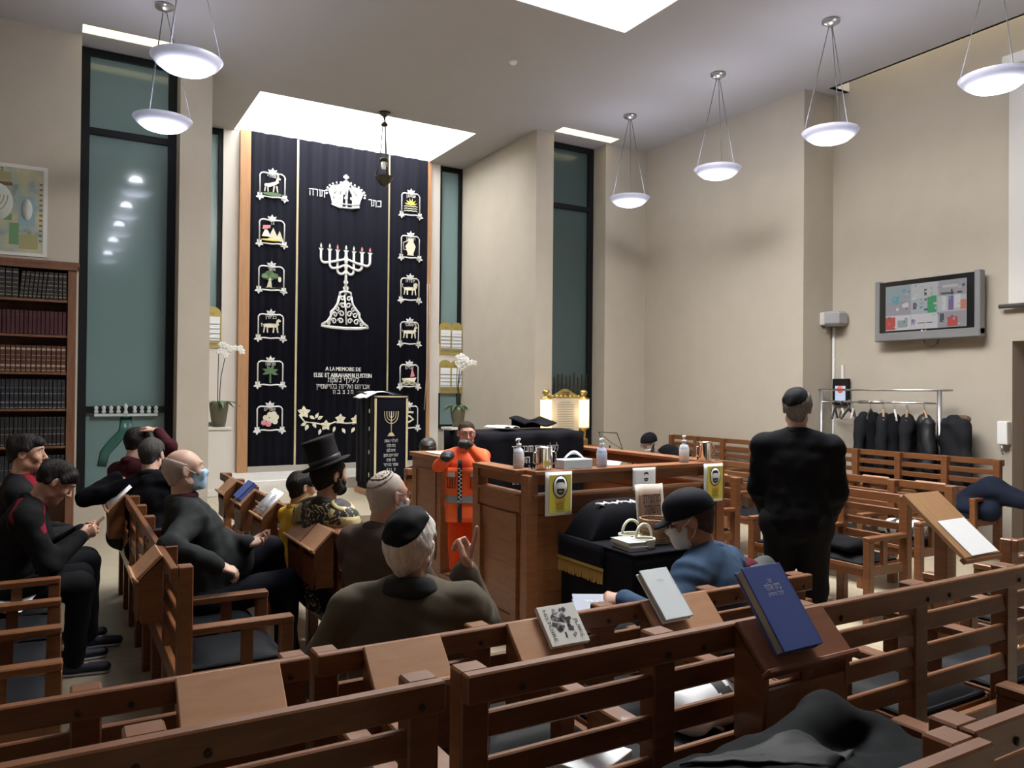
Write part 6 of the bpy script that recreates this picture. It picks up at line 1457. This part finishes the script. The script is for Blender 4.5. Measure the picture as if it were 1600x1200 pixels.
# 10 the boy in orange
J = pose((2.86, 5.60, .79), 158, lean=2, hy=4, hp=-6, sit=False, s=.735, hs=.86, head=(2.860, 5.62, 1.352), RH=('w', 2.60, 5.42, 1.205), LH=('w', 2.80, 5.47, 1.270), Rp=(.7, -.2, -.8), Lp=(-.75, .0, -.8), Rd=(.3, .9, .1), Ld=(.55, .55, .45), Rt='hold', Lt='hold', legs={'floor': .2})
p = Person('person, boy with glasses in orange reflective costume and black gloves, facing the viewer', J, SK4, h=.0052)
M_or = mat('orange_fabric', (.80, .10, .018), .7); M_rf = mat('grey_reflective', (.20, .21, .22), .5); M_zip = mat('zip_black', (.015, .015, .02), .5)
p.jacket(M_or, .020, 1.0, seed=19, amp=.004, name='orange_jacket', hem=.06, cuff=.9); p.trousers(mat('orange_trousers', (.66, .065, .012), .75), .018, amp=.004); p.shoes(M_tr)
for k in (1, -1):
    S = SDF(); hand(S, J, k, .011); S.seg(J.wr[k] - J.hd[k] * .05, J.wr[k] + J.hd[k] * .01, .040, .036, k=.02); p.soft('glove', S, mat('black_glove', (.016, .018, .02), .6), .006)
p.hair(hairm('brown', (.035, .022, .014)), .007, pt=(0, .078, .072), n=(0, .62, -.78), amp=.002); p.brows(M_hk); p.glasses(mat('dark_red_frame', (.07, .012, .012), .4))
# vest: front panel with band, zip and pockets
def vest_front(u, v, off=0.0, x0=-.165, x1=.165, z0=-.13, z1=.30):
    x = x0 + (x1 - x0) * u; z = z0 + (z1 - z0) * v; y = (.125 + .02 * (1 - v)) * math.sqrt(max(0, 1 - (x / .215) ** 2)) + .022 + off
    return J.P + J.B @ (V(x, y, z))
def vpanel(name, m, *a, off=.0, th=.004):
    b = MB(); b.grid(lambda u, v: vest_front(u, v, off, *a), 14, 10, th=th); return p.mb(name, b, m)
vf = vpanel('vest_front', mat('orange_vest', (.85, .13, .025), .6), -.165, .165, -.13, .30)
vpanel('reflective_band', M_rf, -.165, .165, .02, .105, off=.004); vpanel('pocket_flap', M_rf, -.145, -.025, .225, .258, off=.004); vpanel('pocket_flap', M_rf, .095, .155, .225, .258, off=.004)
vpanel('zip', M_zip, .040, .074, -.13, .36, off=.006)
b = MB()
for k in range(26): b.box(vest_front(.5, .5, .012, .048 + .012 * (k % 2), .054 + .012 * (k % 2), -.11 + .016 * k, -.103 + .016 * k), (.015, .004, .009), J.B)
p.mb('zip_teeth', b, M_paper)
for (xa, xb) in ((-.14, -.03), (.095, .155)):
    b = MB(); L = lambda q: [vest_front(.5, .5, .008, x, x, z, z) for x, z in q]
    b.tube(L([(xa, .225), (xb, .225), (xb, .14), (xa, .14)]), .004, 5, closed=True)
    for t in (.35, .65): b.tube(L([(xa + (xb - xa) * t, .215), (xa + (xb - xa) * t, .145)]), .003, 5)
    p.mb('pocket_piping', b, M_zip)
# 11 the head beyond the cabinet block
pew('single slatted seat beyond the cabinet block, hidden up to its back', 3.02, 7.16, 0, 0, 1, .55)
J = pose((3.30, 7.50, .54), -10, lean=0, hy=0, hp=-5, head=(3.325, 7.42, 1.075)); p = Person('person, dark-haired head seen from behind above the cabinet block', J, SK2, h=.007); p.jacket(M_c1, .024, seed=20, collar=M_c1); p.trousers(M_tr); p.shoes(M_tr); p.hair(mat('hair_dark_brown', (.018, .012, .009), .4), .016, pt=(0, .078, .05)); p.kippah(mat('brown_kippah', (.03, .022, .018), .5), (0, -.35, .93), .045, .022)
# 12 the reader in a beanie
J = pose((6.36, 7.70, .54), 86, lean=18, hy=4, hp=-26, head=(6.46, 7.63, 1.055), RH=(.1, .4, .3), LH=(-.1, .4, .3), Rd=(-.3, .9, .2), Ld=(.3, .9, .2), Rt='hold', Lt='hold')
p = Person('person, reader in black beanie, glasses and grey jacket at the far right pew', J, SK2, h=.007); p.jacket(mat('grey_jacket_cloth', (.085, .085, .088), .85), .024, seed=22, collar=mat('grey_jacket_cloth', (.085, .085, .088), .85)); p.trousers(M_tr); p.shoes(M_tr)
S = SDF(); cran(S, J, .02); S.seg(hw(J, (0, -.06, .05)), hw(J, (0, -.05, -.01)), .062, .06, k=.03); S.plane(hw(J, (0, .09, .045)), J.HB @ V(0, .28, -.96), .006); p.soft('beanie', S, M_c1, .008); p.glasses(M_ink); p.beard(M_hd, .008, -.03); p.mask(M_mwhite, M_strap, .035)
lump('dark_coat', 'black coat heaped on the pew back behind the reader in the beanie', 'coat', (6.62, 7.35, .93), lambda s: (s.seg((0, .16, .0), (0, -.2, -.02), .09, .08, k=.05), s.seg((.0, .1, .05), (0, .0, .06), .07, .06, k=.04)), M_c1)
b = MB(); b.grid(lambda u, v: (.22 * (u - .5), .3 * (v - .5), .02 * math.sin(PI * u)), 8, 2, th=.006); o = obj1('open_book', b, M_paper, 'white open book tilted before the reader in the beanie', 'book', (5.93, 7.62, .86)); o.rotation_euler = (0, R(-35), 0)
# 13 the man in the cap
J = pose((2.46, 2.58, .54), 24, lean=14, side=2, hy=26, hp=-16, head=(2.535, 2.700, 1.110), Rp=(1, -.3, -.4), RH=(.26, .36, .22), LH=('w', 2.13, 2.66, .80), Rt='hold', Ld=(-.4, .8, .1), Ln=(.5, 0, -.8), Lt='hold', shw=.215)
p = Person('person, man in black baseball cap and white mask in a blue denim shirt, looking down', J, SK3, h=.005, fat=1.05); M_dn = mat('blue_denim', (.040, .075, .135), .8, var=.12, vscale=30); p.jacket(M_dn, .030, 1.22, seed=24, amp=.0035, freq=34, h=.009, name='denim_shirt', collar=M_dn); p.trousers(M_tr); p.shoes(M_tr)
p.hair(M_hd, .008, pt=(0, .05, .05), n=(0, .8, -.55), amp=.002); p.mask(M_mwhite, M_strap); p.glasses(M_steel)
S = SDF(); cran(S, J, .027); S.ell(hw(J, (0, .0, .080)), (.092, .106, .066), J.HB, k=.03); S.plane(hw(J, (0, .0, .030)), J.HB @ V(0, -.10, -1), .005); cp = p.soft('baseball_cap', S, mat('cap_navy', (.010, .012, .018), .75), .006)
b = MB(); b.grid(lambda u, v: hw(J, ((u - .5) * .155 * math.sqrt(max(.05, 1 - (v * .85) ** 2)), .085 + .085 * v, .038 - .018 * v - .30 * ((u - .5) * .155) ** 2 * 8)), 14, 8, th=.006); p.mb('cap_brim', b, MATS['cap_navy'], cp)
# 14 the standing man
J = pose((4.03, 3.34, .92), -52, lean=2, hy=8, hp=0, sit=False, head=(4.02, 3.335, 1.605), RH=(.18, .22, -.02), LH=(-.18, .22, -.02), Rp=(.75, -.8, -.1), Lp=(-.75, -.8, -.1), Rd=(-.6, .7, -.3), Ld=(.6, .7, -.3), shw=.190, s=1.0)
p = Person('person, tall man in black standing with his back turned, black kippah on grey hair', J, SK2, h=.0055, fat=1.05); p.jacket(mat('black_coat', (.006, .006, .008), .85), .026, 1.06, .02, seed=26, hem=.06, collar=mat('black_coat', (.006, .006, .008), .85), f=1.05, crease=.016); p.trousers(mat('charcoal_trousers', (.012, .012, .014), .85), .024, f=1.02); p.shoes(M_tr)
p.hair(M_hg, .014, pt=(0, .07, .05), n=(0, .72, -.68), amp=.004); p.kippah(mat('black_kippah', (.008, .009, .011), .75), (-.38, -.50, .78), .052, .024)
